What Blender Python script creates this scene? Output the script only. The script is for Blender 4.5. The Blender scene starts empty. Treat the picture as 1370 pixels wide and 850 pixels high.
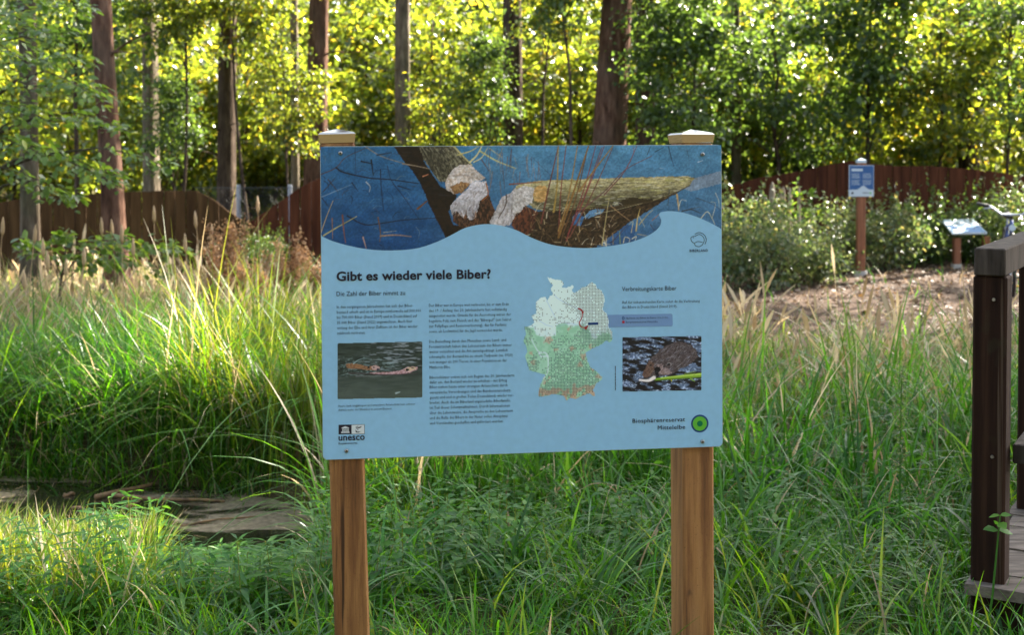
import bpy, math, random
import numpy as np
from mathutils import Vector, Matrix

R = math.radians
SC = bpy.context.scene
COL = SC.collection

# ------------------------------------------------------------------ camera
F_PX, HORIZON, EYE = 1700.0, 205.0, 1.6
PITCH = math.radians(1.5)
CY = HORIZON + F_PX * math.tan(PITCH)          # picture row on the lens axis; the photograph is cropped below it
cam_d = bpy.data.cameras.new('camera')
cam_d.sensor_width = 36.0
cam_d.lens = 36.0 * F_PX / 1370.0
cam_d.shift_y = -(425.0 - CY) / 1370.0
cam_d.clip_start = 0.05
cam_d.clip_end = 600.0
cam_d.dof.use_dof = True
cam_d.dof.focus_distance = 3.75
cam_d.dof.aperture_fstop = 5.0
cam = bpy.data.objects.new('camera', cam_d)
COL.objects.link(cam)
cam.location = (0, 0, EYE)
cam.rotation_euler = (math.pi / 2 - PITCH, 0, 0)
SC.camera = cam

# ------------------------------------------------------------------ sky and sun
SUN_AZ, SUN_EL = 48.0, 40.0        # degrees right of the view axis, degrees up
world = bpy.data.worlds.new('World')
SC.world = world
world.use_nodes = True
_n = world.node_tree.nodes
_sky = _n.new('ShaderNodeTexSky')
_sky.sky_type = 'NISHITA'
_sky.sun_disc = False
_sky.dust_density = 2.5
_sky.ozone_density = 0.4
_sky.sun_elevation = R(SUN_EL)
_sky.sun_rotation = R(SUN_AZ)
_n['Background'].inputs['Strength'].default_value = 0.092
_hs = _n.new('ShaderNodeHueSaturation')       # a pale, slightly hazy late-summer sky
_hs.inputs['Saturation'].default_value = 0.7
world.node_tree.links.new(_sky.outputs[0], _hs.inputs['Color'])
world.node_tree.links.new(_hs.outputs[0], _n['Background'].inputs['Color'])

sun_d = bpy.data.lights.new('sun', 'SUN')
sun_d.energy = 5.0
sun_d.angle = R(0.53)
sun_d.color = (1.0, 0.92, 0.79)
sun = bpy.data.objects.new('sun', sun_d)
COL.objects.link(sun)
_to_sun = Vector((math.sin(R(SUN_AZ)) * math.cos(R(SUN_EL)), math.cos(R(SUN_AZ)) * math.cos(R(SUN_EL)), math.sin(R(SUN_EL))))
sun.rotation_euler = _to_sun.to_track_quat('Z', 'Y').to_euler()
sun.location = (20, 20, 30)

SC.view_settings.view_transform = 'Standard'
SC.view_settings.look = 'None'
SC.view_settings.gamma = 1.0
SC.view_settings.exposure = 2.9
SC.cycles.max_bounces = 8
SC.cycles.diffuse_bounces = 3
SC.cycles.glossy_bounces = 3
SC.cycles.transmission_bounces = 6
SC.cycles.transparent_max_bounces = 4
SC.cycles.caustics_reflective = False
SC.cycles.caustics_refractive = False
SC.cycles.sample_clamp_indirect = 8.0

# ------------------------------------------------------------------ helpers
_cp, _sp = math.cos(PITCH), math.sin(PITCH)


def ray(px, py):
    """direction through a photograph pixel, scaled so that its y component is 1 m of depth"""
    a, b = (px - 685.0) / F_PX, (CY - py) / F_PX
    d = Vector((a, _cp + b * _sp, -_sp + b * _cp))
    return d / d.y


def at(px, py, depth):
    return Vector((0, 0, EYE)) + ray(px, py) * depth


def srgb(r, g, b):
    def f(c):
        c /= 255.0
        return c / 12.92 if c <= 0.04045 else ((c + 0.055) / 1.055) ** 2.4
    return (f(r), f(g), f(b))


def origin_of(o):
    v = Vector((0, 0, 0))
    while o is not None:
        v += o.location
        o = o.parent
    return v


def thing(name, label, cat, loc=(0, 0, 0), group=None):
    o = bpy.data.objects.new(name, None)
    o.empty_display_size = 0.1
    COL.objects.link(o)
    o.location = loc
    o['label'] = label
    o['category'] = cat
    if group:
        o['group'] = group
    return o


def tag(o, label, cat, group=None, kind=None):
    o['label'] = label
    o['category'] = cat
    if group:
        o['group'] = group
    if kind:
        o['kind'] = kind
    return o


def mesh_fast(name, V, F, cols=None, smooth=False):
    """mesh from numpy: V (n,3), F (m,k) with one k"""
    V = np.asarray(V, dtype=np.float32)
    F = np.asarray(F, dtype=np.int32)
    me = bpy.data.meshes.new(name)
    m, k = F.shape
    me.vertices.add(len(V))
    me.vertices.foreach_set('co', V.ravel())
    me.loops.add(m * k)
    me.loops.foreach_set('vertex_index', F.ravel())
    me.polygons.add(m)
    me.polygons.foreach_set('loop_start', np.arange(0, m * k, k, dtype=np.int32))
    if smooth:
        me.polygons.foreach_set('use_smooth', np.ones(m, dtype=bool))
    me.update(calc_edges=True)
    if cols is not None:
        c = np.ones((len(V), 4), dtype=np.float32)
        c[:, :3] = cols
        at_ = me.color_attributes.new('Col', 'FLOAT_COLOR', 'POINT')
        at_.data.foreach_set('color', c.ravel())
    return me


def link(name, me, m, parent=None, loc=None):
    o = bpy.data.objects.new(name, me)
    COL.objects.link(o)
    if m is not None and not me.materials:
        me.materials.append(m)
    if parent is not None:
        o.parent = parent
    if loc is not None:
        o.location = loc
    return o


class MB:
    """collects plain pieces in world metres and links them as one mesh"""

    def __init__(self):
        self.v, self.f = [], []

    def add(self, vs, fs):
        b = len(self.v)
        self.v += [Vector(p) for p in vs]
        self.f += [tuple(i + b for i in f) for f in fs]
        return self

    def box(self, c, size, rot=None, bev=0.0):
        """box centred on c, optionally with chamfered long edges"""
        sx, sy, sz = [s / 2 for s in size]
        rot = rot or Matrix.Identity(3)
        c = Vector(c)
        if bev <= 0:
            vs = [rot @ Vector((x, y, z)) + c for x in (-sx, sx) for y in (-sy, sy) for z in (-sz, sz)]
            return self.add(vs, [(0, 1, 3, 2), (4, 6, 7, 5), (0, 4, 5, 1), (2, 3, 7, 6), (0, 2, 6, 4), (1, 5, 7, 3)])
        ring = []
        for (a, b) in ((-1, -1), (1, -1), (1, 1), (-1, 1)):
            if (a, b) in ((-1, -1), (1, 1)):
                ring += [(a * sx, b * (sy - bev)), (a * (sx - bev), b * sy)]
            else:
                ring += [(a * (sx - bev), b * sy), (a * sx, b * (sy - bev))]
        rows = []
        for z, k in ((-sz, 1 - bev / sx), (-sz + bev, 1), (sz - bev, 1), (sz, 1 - bev / sx)):
            rows.append([rot @ Vector((x * k, y * k, z)) + c for x, y in ring])
        n = len(ring)
        vs = [p for r in rows for p in r]
        fs = [(i * n + j, i * n + (j + 1) % n, (i + 1) * n + (j + 1) % n, (i + 1) * n + j) for i in range(3) for j in range(n)]
        fs += [tuple(range(n - 1, -1, -1)), tuple(range(3 * n, 4 * n))]
        return self.add(vs, fs)

    def tube(self, pts, rad, seg=8, caps=True):
        pts = [Vector(p) for p in pts]
        if not hasattr(rad, '__len__'):
            rad = [rad] * len(pts)
        n = len(pts)
        vs, fs = [], []
        prev = None
        for i, p in enumerate(pts):
            t = (pts[min(i + 1, n - 1)] - pts[max(i - 1, 0)]).normalized()
            if prev is None:
                a = t.orthogonal().normalized()
            else:
                a = (prev - t * prev.dot(t)).normalized()
            prev = a
            b = t.cross(a)
            for k in range(seg):
                w = 2 * math.pi * k / seg
                vs.append(p + (a * math.cos(w) + b * math.sin(w)) * rad[i])
        for i in range(n - 1):
            for k in range(seg):
                fs.append((i * seg + k, i * seg + (k + 1) % seg, (i + 1) * seg + (k + 1) % seg, (i + 1) * seg + k))
        if caps:
            fs += [tuple(range(seg - 1, -1, -1)), tuple(range((n - 1) * seg, n * seg))]
        return self.add(vs, fs)

    def torus(self, c, axis, r, t, seg=40, sub=8):
        axis = Vector(axis).normalized()
        a = axis.orthogonal().normalized()
        b = axis.cross(a)
        pts = []
        vs, fs = [], []
        for i in range(seg):
            w = 2 * math.pi * i / seg
            d = a * math.cos(w) + b * math.sin(w)
            for k in range(sub):
                q = 2 * math.pi * k / sub
                vs.append(Vector(c) + d * (r + t * math.cos(q)) + axis * (t * math.sin(q)))
        for i in range(seg):
            for k in range(sub):
                fs.append((i * sub + k, i * sub + (k + 1) % sub, ((i + 1) % seg) * sub + (k + 1) % sub, ((i + 1) % seg) * sub + k))
        return self.add(vs, fs)

    def build(self, name, m, parent=None, smooth=False, local=False):
        o0 = Vector((0, 0, 0)) if local or parent is None else origin_of(parent)
        me = bpy.data.meshes.new(name)
        me.from_pydata([tuple(p - o0) for p in self.v], [], self.f)
        if smooth:
            me.polygons.foreach_set('use_smooth', [True] * len(me.polygons))
        me.update()
        return link(name, me, m, parent)


def vnoise(x, y, seed=0):
    """smooth value noise on arrays, 0..1"""
    x = np.asarray(x, dtype=np.float64)
    y = np.asarray(y, dtype=np.float64)
    xi, yi = np.floor(x).astype(np.int64), np.floor(y).astype(np.int64)
    fx, fy = x - xi, y - yi
    fx, fy = fx * fx * (3 - 2 * fx), fy * fy * (3 - 2 * fy)

    def h(a, b):
        n = (a * 374761393 + b * 668265263 + seed * 1442695041) & 0x7fffffff
        n = ((n ^ (n >> 13)) * 1274126177) & 0x7fffffff
        return ((n ^ (n >> 16)) & 0xffff) / 65535.0
    return (h(xi, yi) * (1 - fx) + h(xi + 1, yi) * fx) * (1 - fy) + (h(xi, yi + 1) * (1 - fx) + h(xi + 1, yi + 1) * fx) * fy


def fnoise(x, y, seed=0, octv=4):
    s, a, t = 0.0, 1.0, 0.0
    for k in range(octv):
        s = s + a * vnoise(np.asarray(x) * 2 ** k, np.asarray(y) * 2 ** k, seed + 17 * k)
        t += a
        a *= 0.5
    return s / t


# ------------------------------------------------------------------ materials
def new_mat(name):
    m = bpy.data.materials.new(name)
    m.use_nodes = True
    nt = m.node_tree
    return m, nt, nt.nodes, nt.links, nt.nodes['Principled BSDF']


def noise_mat(name, stops, scale=(8, 8, 8), detail=6.0, rough=0.7, bump=0.3, dist=0.01, spec=0.3, metal=0.0, rough_n=0.6, second=None, extra=()):
    """stops: [(position, rgb)...] over a stretched noise; second: (stops_rgb, scale, lo, hi) blended by another noise"""
    m, nt, N, L, P = new_mat(name)
    tc = N.new('ShaderNodeTexCoord')
    mp = N.new('ShaderNodeMapping')
    mp.inputs['Scale'].default_value = scale
    L.new(tc.outputs['Object'], mp.inputs['Vector'])
    nz = N.new('ShaderNodeTexNoise')
    nz.inputs['Scale'].default_value = 1.0
    nz.inputs['Detail'].default_value = detail
    nz.inputs['Roughness'].default_value = rough_n
    L.new(mp.outputs[0], nz.inputs['Vector'])
    cr = N.new('ShaderNodeValToRGB')
    el = cr.color_ramp.elements
    while len(el) < len(stops):
        el.new(0.5)
    for e, (p, c) in zip(el, stops):
        e.position = p
        e.color = (*c, 1)
    L.new(nz.outputs['Fac'], cr.inputs['Fac'])
    colour = cr.outputs[0]
    if second:
        c2, s2, lo, hi = second
        n2 = N.new('ShaderNodeTexNoise')
        n2.inputs['Scale'].default_value = s2
        n2.inputs['Detail'].default_value = 4
        L.new(tc.outputs['Object'], n2.inputs['Vector'])
        mr = N.new('ShaderNodeMapRange')
        mr.inputs['From Min'].default_value = lo
        mr.inputs['From Max'].default_value = hi
        L.new(n2.outputs['Fac'], mr.inputs['Value'])
        mx = N.new('ShaderNodeMix')
        mx.data_type = 'RGBA'
        L.new(mr.outputs[0], mx.inputs['Factor'])
        L.new(colour, mx.inputs['A'])
        mx.inputs['B'].default_value = (*c2, 1)
        colour = mx.outputs['Result']
    for c2, sv, lo, hi in extra:
        m2 = N.new('ShaderNodeMapping')
        m2.inputs['Scale'].default_value = sv
        L.new(tc.outputs['Object'], m2.inputs['Vector'])
        n2 = N.new('ShaderNodeTexNoise')
        n2.inputs['Scale'].default_value = 1.0
        n2.inputs['Detail'].default_value = 3
        n2.inputs['Distortion'].default_value = 0.3
        L.new(m2.outputs[0], n2.inputs['Vector'])
        mr = N.new('ShaderNodeMapRange')
        mr.inputs['From Min'].default_value = lo
        mr.inputs['From Max'].default_value = hi
        L.new(n2.outputs['Fac'], mr.inputs['Value'])
        mx = N.new('ShaderNodeMix')
        mx.data_type = 'RGBA'
        L.new(mr.outputs[0], mx.inputs['Factor'])
        L.new(colour, mx.inputs['A'])
        mx.inputs['B'].default_value = (*c2, 1)
        colour = mx.outputs['Result']
    L.new(colour, P.inputs['Base Color'])
    P.inputs['Roughness'].default_value = rough
    P.inputs['Specular IOR Level'].default_value = spec
    P.inputs['Metallic'].default_value = metal
    if bump:
        b = N.new('ShaderNodeBump')
        b.inputs['Strength'].default_value = bump
        b.inputs['Distance'].default_value = dist
        L.new(nz.outputs['Fac'], b.inputs['Height'])
        L.new(b.outputs[0], P.inputs['Normal'])
    return m


def leaf_mat(name, stops, trans, rough=0.45, spec=0.4, mix=0.5, attr=False):
    """leaf or blade: a colour for each leaf, light passes through"""
    m, nt, N, L, P = new_mat(name)
    if attr:
        a = N.new('ShaderNodeVertexColor')
        a.layer_name = 'Col'
        colour = a.outputs['Color']
    else:
        g = N.new('ShaderNodeNewGeometry')
        cr = N.new('ShaderNodeValToRGB')
        el = cr.color_ramp.elements
        while len(el) < len(stops):
            el.new(0.5)
        for e, (p, c) in zip(el, stops):
            e.position = p
            e.color = (*c, 1)
        L.new(g.outputs['Random Per Island'], cr.inputs['Fac'])
        colour = cr.outputs[0]
    L.new(colour, P.inputs['Base Color'])
    P.inputs['Roughness'].default_value = rough
    P.inputs['Specular IOR Level'].default_value = spec
    mu = N.new('ShaderNodeMix')
    mu.data_type = 'RGBA'
    mu.blend_type = 'MULTIPLY'
    mu.inputs['Factor'].default_value = 1.0
    L.new(colour, mu.inputs['A'])
    mu.inputs['B'].default_value = (*trans, 1)
    t = N.new('ShaderNodeBsdfTranslucent')
    L.new(mu.outputs['Result'], t.inputs['Color'])
    ms = N.new('ShaderNodeMixShader')
    ms.inputs['Fac'].default_value = mix
    L.new(P.outputs[0], ms.inputs[1])
    L.new(t.outputs[0], ms.inputs[2])
    L.new(ms.outputs[0], N['Material Output'].inputs['Surface'])
    return m


def flat_mat(name, c, rough=0.5, spec=0.4, metal=0.0, grain=0.06):
    m, nt, N, L, P = new_mat(name)
    tc = N.new('ShaderNodeTexCoord')
    nz = N.new('ShaderNodeTexNoise')
    nz.inputs['Scale'].default_value = 60
    nz.inputs['Detail'].default_value = 5
    L.new(tc.outputs['Object'], nz.inputs['Vector'])
    cr = N.new('ShaderNodeValToRGB')
    cr.color_ramp.elements[0].color = (*[x * (1 - grain) for x in c], 1)
    cr.color_ramp.elements[1].color = (*[min(1, x * (1 + grain)) for x in c], 1)
    L.new(nz.outputs['Fac'], cr.inputs['Fac'])
    L.new(cr.outputs[0], P.inputs['Base Color'])
    P.inputs['Roughness'].default_value = rough
    P.inputs['Specular IOR Level'].default_value = spec
    P.inputs['Metallic'].default_value = metal
    return m


def print_mat(name, rough=0.42, spec=0.35):
    m, nt, N, L, P = new_mat(name)
    a = N.new('ShaderNodeVertexColor')
    a.layer_name = 'Col'
    L.new(a.outputs['Color'], P.inputs['Base Color'])
    P.inputs['Roughness'].default_value = rough
    P.inputs['Specular IOR Level'].default_value = spec
    return m


MT = {}
MT['ground'] = noise_mat('ground_soil', [(0.3, (0.03, 0.022, 0.012)), (0.55, (0.065, 0.05, 0.025)), (0.75, (0.05, 0.06, 0.02))], (3, 3, 3), 10, 0.95, 0.6, 0.05, 0.1)
MT['litter_ground'] = noise_mat('leaf_litter_ground', [(0.3, (0.035, 0.022, 0.015)), (0.5, (0.075, 0.05, 0.036)), (0.7, (0.125, 0.085, 0.062))], (9, 9, 9), 12, 0.95, 0.7, 0.03, 0.1)
MT['bark_red'] = noise_mat('bark_red_brown', [(0.3, (0.032, 0.017, 0.012)), (0.5, (0.10, 0.054, 0.037)), (0.7, (0.2, 0.12, 0.085))], (16, 16, 3.5), 8, 0.95, 0.9, 0.04, 0.05, second=((0.11, 0.08, 0.062), 1.3, 0.5, 0.75))
MT['bark_grey'] = noise_mat('bark_grey', [(0.3, (0.026, 0.019, 0.013)), (0.5, (0.075, 0.057, 0.04)), (0.7, (0.15, 0.122, 0.092))], (16, 16, 3.5), 8, 0.95, 0.9, 0.04, 0.05, second=((0.075, 0.08, 0.045), 1.6, 0.45, 0.7))
MT['bark_dark'] = noise_mat('bark_dark', [(0.3, (0.02, 0.015, 0.011)), (0.5, (0.06, 0.043, 0.032)), (0.7, (0.12, 0.09, 0.065))], (16, 16, 3.5), 8, 0.95, 0.9, 0.04, 0.05)
MT['twig'] = noise_mat('twig_bark', [(0.3, (0.04, 0.028, 0.018)), (0.7, (0.12, 0.09, 0.06))], (30, 30, 12), 4, 0.85, 0.2, 0.004)
MT['leaf_wood'] = leaf_mat('leaf_woodland', [(0.0, (0.034, 0.058, 0.018)), (0.35, (0.055, 0.09, 0.025)), (0.7, (0.08, 0.118, 0.028)), (0.93, (0.115, 0.138, 0.03)), (1.0, (0.2, 0.16, 0.04))], (4.3, 3.4, 0.9), 0.3, 0.65, 0.55)
MT['bark_pale'] = noise_mat('bark_pale', [(0.3, (0.05, 0.038, 0.026)), (0.5, (0.14, 0.112, 0.08)), (0.7, (0.26, 0.215, 0.16))], (16, 16, 3.5), 8, 0.95, 0.9, 0.04, 0.05, second=((0.07, 0.07, 0.045), 1.6, 0.5, 0.75))
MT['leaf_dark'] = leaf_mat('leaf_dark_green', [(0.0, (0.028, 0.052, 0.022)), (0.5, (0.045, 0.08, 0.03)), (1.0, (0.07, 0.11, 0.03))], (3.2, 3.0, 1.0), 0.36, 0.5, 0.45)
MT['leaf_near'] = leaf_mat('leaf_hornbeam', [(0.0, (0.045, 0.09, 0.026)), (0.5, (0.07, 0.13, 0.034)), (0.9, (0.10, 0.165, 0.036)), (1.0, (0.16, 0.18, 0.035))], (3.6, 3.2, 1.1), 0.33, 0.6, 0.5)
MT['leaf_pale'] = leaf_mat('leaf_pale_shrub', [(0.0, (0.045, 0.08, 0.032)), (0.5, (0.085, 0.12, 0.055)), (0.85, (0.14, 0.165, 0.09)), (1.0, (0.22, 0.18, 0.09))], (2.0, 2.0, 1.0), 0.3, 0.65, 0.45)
MT['leaf_herb'] = leaf_mat('leaf_herb', [(0.0, (0.026, 0.095, 0.018)), (0.5, (0.045, 0.135, 0.022)), (1.0, (0.08, 0.18, 0.028))], (2.6, 2.5, 0.9), 0.42, 0.3, 0.4)
MT['blade'] = leaf_mat('grass_blade', None, (3.0, 2.5, 0.8), 0.32, 0.36, 0.45, attr=True)
MT['straw_blade'] = leaf_mat('straw_blade', None, (1.5, 1.4, 1.15), 0.5, 0.25, 0.42, attr=True)
MT['dry'] = noise_mat('dry_seed', [(0.3, (0.2, 0.105, 0.05)), (0.7, (0.46, 0.29, 0.16))], (40, 40, 40), 3, 0.85, 0.1, 0.002)
MT['dry_seed'] = leaf_mat('dry_seed_husk', [(0, (0.22, 0.12, 0.06)), (.5, (0.36, 0.22, 0.12)), (1, (0.5, 0.35, 0.21))], (1.3, 1.1, .9), .6, .3, .45)
MT['straw'] = leaf_mat('straw_stalk', [(0, (0.4, 0.28, 0.16)), (1, (0.55, 0.42, 0.27))], (1.2, 1.1, .9), .6, .3, .35)
MT['fence_olive'] = noise_mat('fence_board_stained', [(0.3, (0.03, 0.015, 0.006)), (0.5, (0.062, 0.033, 0.013)), (0.7, (0.10, 0.056, 0.023))], (14, 14, 1.1), 7, 0.85, 0.35, 0.01, 0.12)
MT['fence_red'] = noise_mat('fence_board_red_brown', [(0.3, (0.034, 0.011, 0.006)), (0.5, (0.07, 0.023, 0.011)), (0.7, (0.115, 0.04, 0.019))], (14, 14, 1.1), 7, 0.85, 0.35, 0.01, 0.12)
MT['post_wood'] = noise_mat('larch_post_wood', [(0.25, (0.06, 0.023, 0.009)), (0.42, (0.19, 0.08, 0.028)), (0.56, (0.31, 0.145, 0.05)), (0.78, (0.42, 0.225, 0.09))], (30, 30, 1.8), 14, 0.6, 0.3, 0.004, 0.3, second=((0.10, 0.045, 0.02), 240.0, 0.62, 0.78), rough_n=0.72, extra=[((0.05, 0.022, 0.01), (70, 70, 1.6), 0.655, 0.72), ((0.075, 0.035, 0.016), (16, 16, 9), 0.66, 0.74), ((0.2, 0.13, 0.075), (5, 5, 2), 0.55, 0.8)])
MT['red_post'] = noise_mat('red_post_wood', [(0.3, (0.14, 0.05, 0.025)), (0.7, (0.32, 0.13, 0.065))], (30, 30, 2), 6, 0.7, 0.2, 0.004)
MT['rail_wood'] = noise_mat('dark_rail_wood', [(0.3, (0.009, 0.0045, 0.003)), (0.5, (0.021, 0.0095, 0.006)), (0.72, (0.04, 0.019, 0.011))], (45, 45, 2.0), 8, 0.8, 0.3, 0.004, 0.12, extra=[((0.075, 0.05, 0.035), (60, 60, 1.2), 0.62, 0.72), ((0.035, 0.035, 0.018), (7, 7, 4), 0.6, 0.75)])
MT['rail_grey'] = noise_mat('weathered_rail_wood', [(0.3, (0.022, 0.017, 0.014)), (0.5, (0.048, 0.038, 0.032)), (0.7, (0.085, 0.068, 0.058))], (40, 40, 5), 8, 0.85, 0.4, 0.004, 0.12)
MT['deck'] = noise_mat('weathered_deck_wood', [(0.3, (0.05, 0.038, 0.03)), (0.5, (0.115, 0.092, 0.075)), (0.7, (0.19, 0.155, 0.13))], (6, 40, 40), 8, 0.8, 0.4, 0.004, 0.25)
MT['steel'] = flat_mat('stainless_cap', (0.42, 0.40, 0.34), 0.09, 0.5, 1.0, 0.03)
MT['galv'] = flat_mat('galvanised_steel', (0.33, 0.36, 0.42), 0.45, 0.5, 0.6, 0.1)
MT['wire'] = flat_mat('wire_steel', (0.10, 0.105, 0.11), 0.6, 0.3, 0.0, 0.1)
MT['screw'] = flat_mat('screw_steel', (0.3, 0.3, 0.3), 0.3, 0.5, 0.9)
MT['panel_edge'] = flat_mat('panel_edge', (0.42, 0.52, 0.58), 0.45)
MT['panel_blue'] = flat_mat('panel_print_blue', (0.29, 0.535, 0.78), 0.42, 0.35, 0, 0.09)
_pb = MT['panel_blue'].node_tree
_tc = _pb.nodes.new('ShaderNodeTexCoord')
_mp = _pb.nodes.new('ShaderNodeMapping')
_mp.inputs['Scale'].default_value = (5, 5, 1.6)
_nz = _pb.nodes.new('ShaderNodeTexNoise')
_nz.inputs['Scale'].default_value = 1.5
_nz.inputs['Detail'].default_value = 7
_mr = _pb.nodes.new('ShaderNodeMapRange')
_mr.inputs['From Min'].default_value = 0.3
_mr.inputs['From Max'].default_value = 0.7
_mr.inputs['To Min'].default_value = 0.32
_mr.inputs['To Max'].default_value = 0.55
_pb.links.new(_tc.outputs['Object'], _mp.inputs[0])
_pb.links.new(_mp.outputs[0], _nz.inputs['Vector'])
_pb.links.new(_nz.outputs['Fac'], _mr.inputs['Value'])
_pb.links.new(_mr.outputs[0], _pb.nodes['Principled BSDF'].inputs['Roughness'])
MT['legend_blue'] = flat_mat('print_legend_blue', (0.18, 0.31, 0.56), 0.42, 0.35, 0, 0.03)
MT['ink'] = flat_mat('print_ink', (0.017, 0.014, 0.03), 0.45, 0.3)
MT['ink_soft'] = flat_mat('print_ink_soft', (0.035, 0.04, 0.065), 0.45, 0.3)
MT['white_print'] = flat_mat('print_white', (0.68, 0.72, 0.76), 0.45, 0.3)
MT['navy'] = flat_mat('print_navy', (0.012, 0.05, 0.18), 0.45, 0.3)
MT['green_print'] = flat_mat('print_green', (0.12, 0.45, 0.04), 0.45, 0.3)
MT['deep_green'] = flat_mat('print_deep_green', (0.0, 0.16, 0.06), 0.45, 0.3)
MT['red_print'] = flat_mat('print_red', (0.42, 0.02, 0.03), 0.45, 0.3)
MT['print'] = print_mat('printed_picture')
MT['sign_blue'] = flat_mat('sign_print_blue', (0.03, 0.10, 0.27), 0.4, 0.4)
MT['sign_pale'] = flat_mat('sign_print_pale', (0.48, 0.56, 0.64), 0.4, 0.4)
MT['black'] = flat_mat('black_rubber', (0.015, 0.015, 0.017), 0.6)
MT['bike_blue'] = flat_mat('bicycle_paint', (0.03, 0.05, 0.16), 0.25, 0.5)
MT['stake'] = noise_mat('pale_stake_wood', [(0.3, (0.16, 0.12, 0.085)), (0.7, (0.42, 0.34, 0.25))], (25, 25, 3), 6, 0.8, 0.3, 0.005)
MT['stick'] = noise_mat('wet_stick', [(0.3, (0.10, 0.055, 0.03)), (0.7, (0.34, 0.2, 0.1))], (20, 20, 20), 5, 0.6, 0.3, 0.005)
MT['concrete'] = flat_mat('concrete_foot', (0.4, 0.37, 0.34), 0.9)
MT['hut'] = noise_mat('brown_timber', [(0.3, (0.06, 0.03, 0.014)), (0.7, (0.16, 0.085, 0.04))], (2, 2, 14), 6, 0.8, 0.3, 0.01)


def water_mat():
    m, nt, N, L, P = new_mat('pond_water')
    tc = N.new('ShaderNodeTexCoord')
    mp = N.new('ShaderNodeMapping')
    mp.inputs['Scale'].default_value = (0.55, 1.3, 1)
    L.new(tc.outputs['Object'], mp.inputs['Vector'])
    nz = N.new('ShaderNodeTexNoise')
    nz.inputs['Scale'].default_value = 1.6
    nz.inputs['Detail'].default_value = 7
    nz.inputs['Distortion'].default_value = 0.8
    L.new(mp.outputs[0], nz.inputs['Vector'])
    mr = N.new('ShaderNodeMapRange')
    mr.inputs['From Min'].default_value = 0.585
    mr.inputs['From Max'].default_value = 0.63
    sx = N.new('ShaderNodeSeparateXYZ')
    L.new(tc.outputs['Object'], sx.inputs[0])
    ad = N.new('ShaderNodeMath')
    ad.operation = 'MULTIPLY_ADD'
    L.new(sx.outputs['Y'], ad.inputs[0])
    ad.inputs[1].default_value = 0.16
    ad.inputs[2].default_value = -6.42 * 0.16
    a2 = N.new('ShaderNodeMath')
    L.new(nz.outputs['Fac'], a2.inputs[0])
    L.new(ad.outputs[0], a2.inputs[1])
    L.new(a2.outputs[0], mr.inputs['Value'])
    fine = N.new('ShaderNodeTexNoise')
    fine.inputs['Scale'].default_value = 40
    fine.inputs['Detail'].default_value = 6
    L.new(tc.outputs['Object'], fine.inputs['Vector'])
    cr = N.new('ShaderNodeValToRGB')
    cr.color_ramp.elements[0].position = 0.3
    cr.color_ramp.elements[0].color = (0.13, 0.10, 0.068, 1)
    cr.color_ramp.elements[1].position = 0.7
    cr.color_ramp.elements[1].color = (0.38, 0.295, 0.2, 1)
    L.new(fine.outputs['Fac'], cr.inputs['Fac'])
    mx = N.new('ShaderNodeMix')
    mx.data_type = 'RGBA'
    L.new(mr.outputs[0], mx.inputs['Factor'])
    mx.inputs['A'].default_value = (0.022, 0.02, 0.012, 1)
    L.new(cr.outputs[0], mx.inputs['B'])
    L.new(mx.outputs['Result'], P.inputs['Base Color'])
    r2 = N.new('ShaderNodeMapRange')
    r2.inputs['To Min'].default_value = 0.04
    r2.inputs['To Max'].default_value = 0.3
    L.new(mr.outputs[0], r2.inputs['Value'])
    L.new(r2.outputs[0], P.inputs['Roughness'])
    b = N.new('ShaderNodeBump')
    b.inputs['Strength'].default_value = 0.092
    b.inputs['Distance'].default_value = 0.01
    L.new(fine.outputs['Fac'], b.inputs['Height'])
    L.new(b.outputs[0], P.inputs['Normal'])
    return m


MT['water'] = water_mat()

# ================================================================== the setting
def sstep(a, b, x):
    t = np.clip((np.asarray(x, dtype=float) - a) / (b - a), 0, 1)
    return t * t * (3 - 2 * t)


WATER_Z = -0.27


def pond_d(x, y):
    """about 1 at the pond's rim, smaller inside"""
    w = 0.16 * (fnoise(np.asarray(x) * 0.9 + 5, np.asarray(y) * 0.9, 3, 2) - 0.5) * 2
    return np.sqrt(((np.asarray(x) + 2.95) / 2.05) ** 2 + ((np.asarray(y) - 6.45) / 0.86) ** 2) + w


def gz(x, y):
    x = np.asarray(x, dtype=float)
    y = np.asarray(y, dtype=float)
    z = 0.10 * sstep(7, 13, y) * sstep(-2, 2, x) - 0.10 * sstep(9, 15, y) * sstep(0, -4, x)
    z = z + 0.06 * (fnoise(x * 0.5, y * 0.5, 11, 3) - 0.5)
    z = z + 0.35 * sstep(19, 45, y)
    z = z - 0.14 * sstep(0.9, 0.2, np.abs(y - 6.4)) * sstep(-0.8, -0.2, x) * sstep(4.5, 3.5, x)      # the ditch towards the bridge
    pd = pond_d(x, y)
    z = z - 0.20 * sstep(2.5, 1.15, pd) * sstep(7.0, 6.2, y) - (0.55 - 0.20 * sstep(7.0, 6.2, y)) * sstep(1.25, 0.75, pd)
    return z


def gzf(x, y):
    return float(gz(x, y))


def axis(parts):
    out = []
    for a, b, n in parts:
        out += list(np.linspace(a, b, n, endpoint=False))
    return np.array(out + [parts[-1][1]])


gx = axis([(-250, -30, 12), (-30, -8, 24), (-8, 8, 110), (8, 30, 24), (30, 250, 12)])
gy = axis([(-60, 1, 20), (1, 19, 120), (19, 60, 40), (60, 300, 14)])
GX, GY = np.meshgrid(gx, gy)
V = np.stack([GX, GY, gz(GX, GY)], -1).reshape(-1, 3)
nx_, ny_ = len(gx), len(gy)
I = (np.arange(ny_ - 1)[:, None] * nx_ + np.arange(nx_ - 1)[None, :]).ravel()
F = np.stack([I, I + 1, I + nx_ + 1, I + nx_], 1)
g_o = link('ground', mesh_fast('ground', V, F, smooth=True), MT['ground'])
g_o['kind'] = 'structure'


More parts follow.
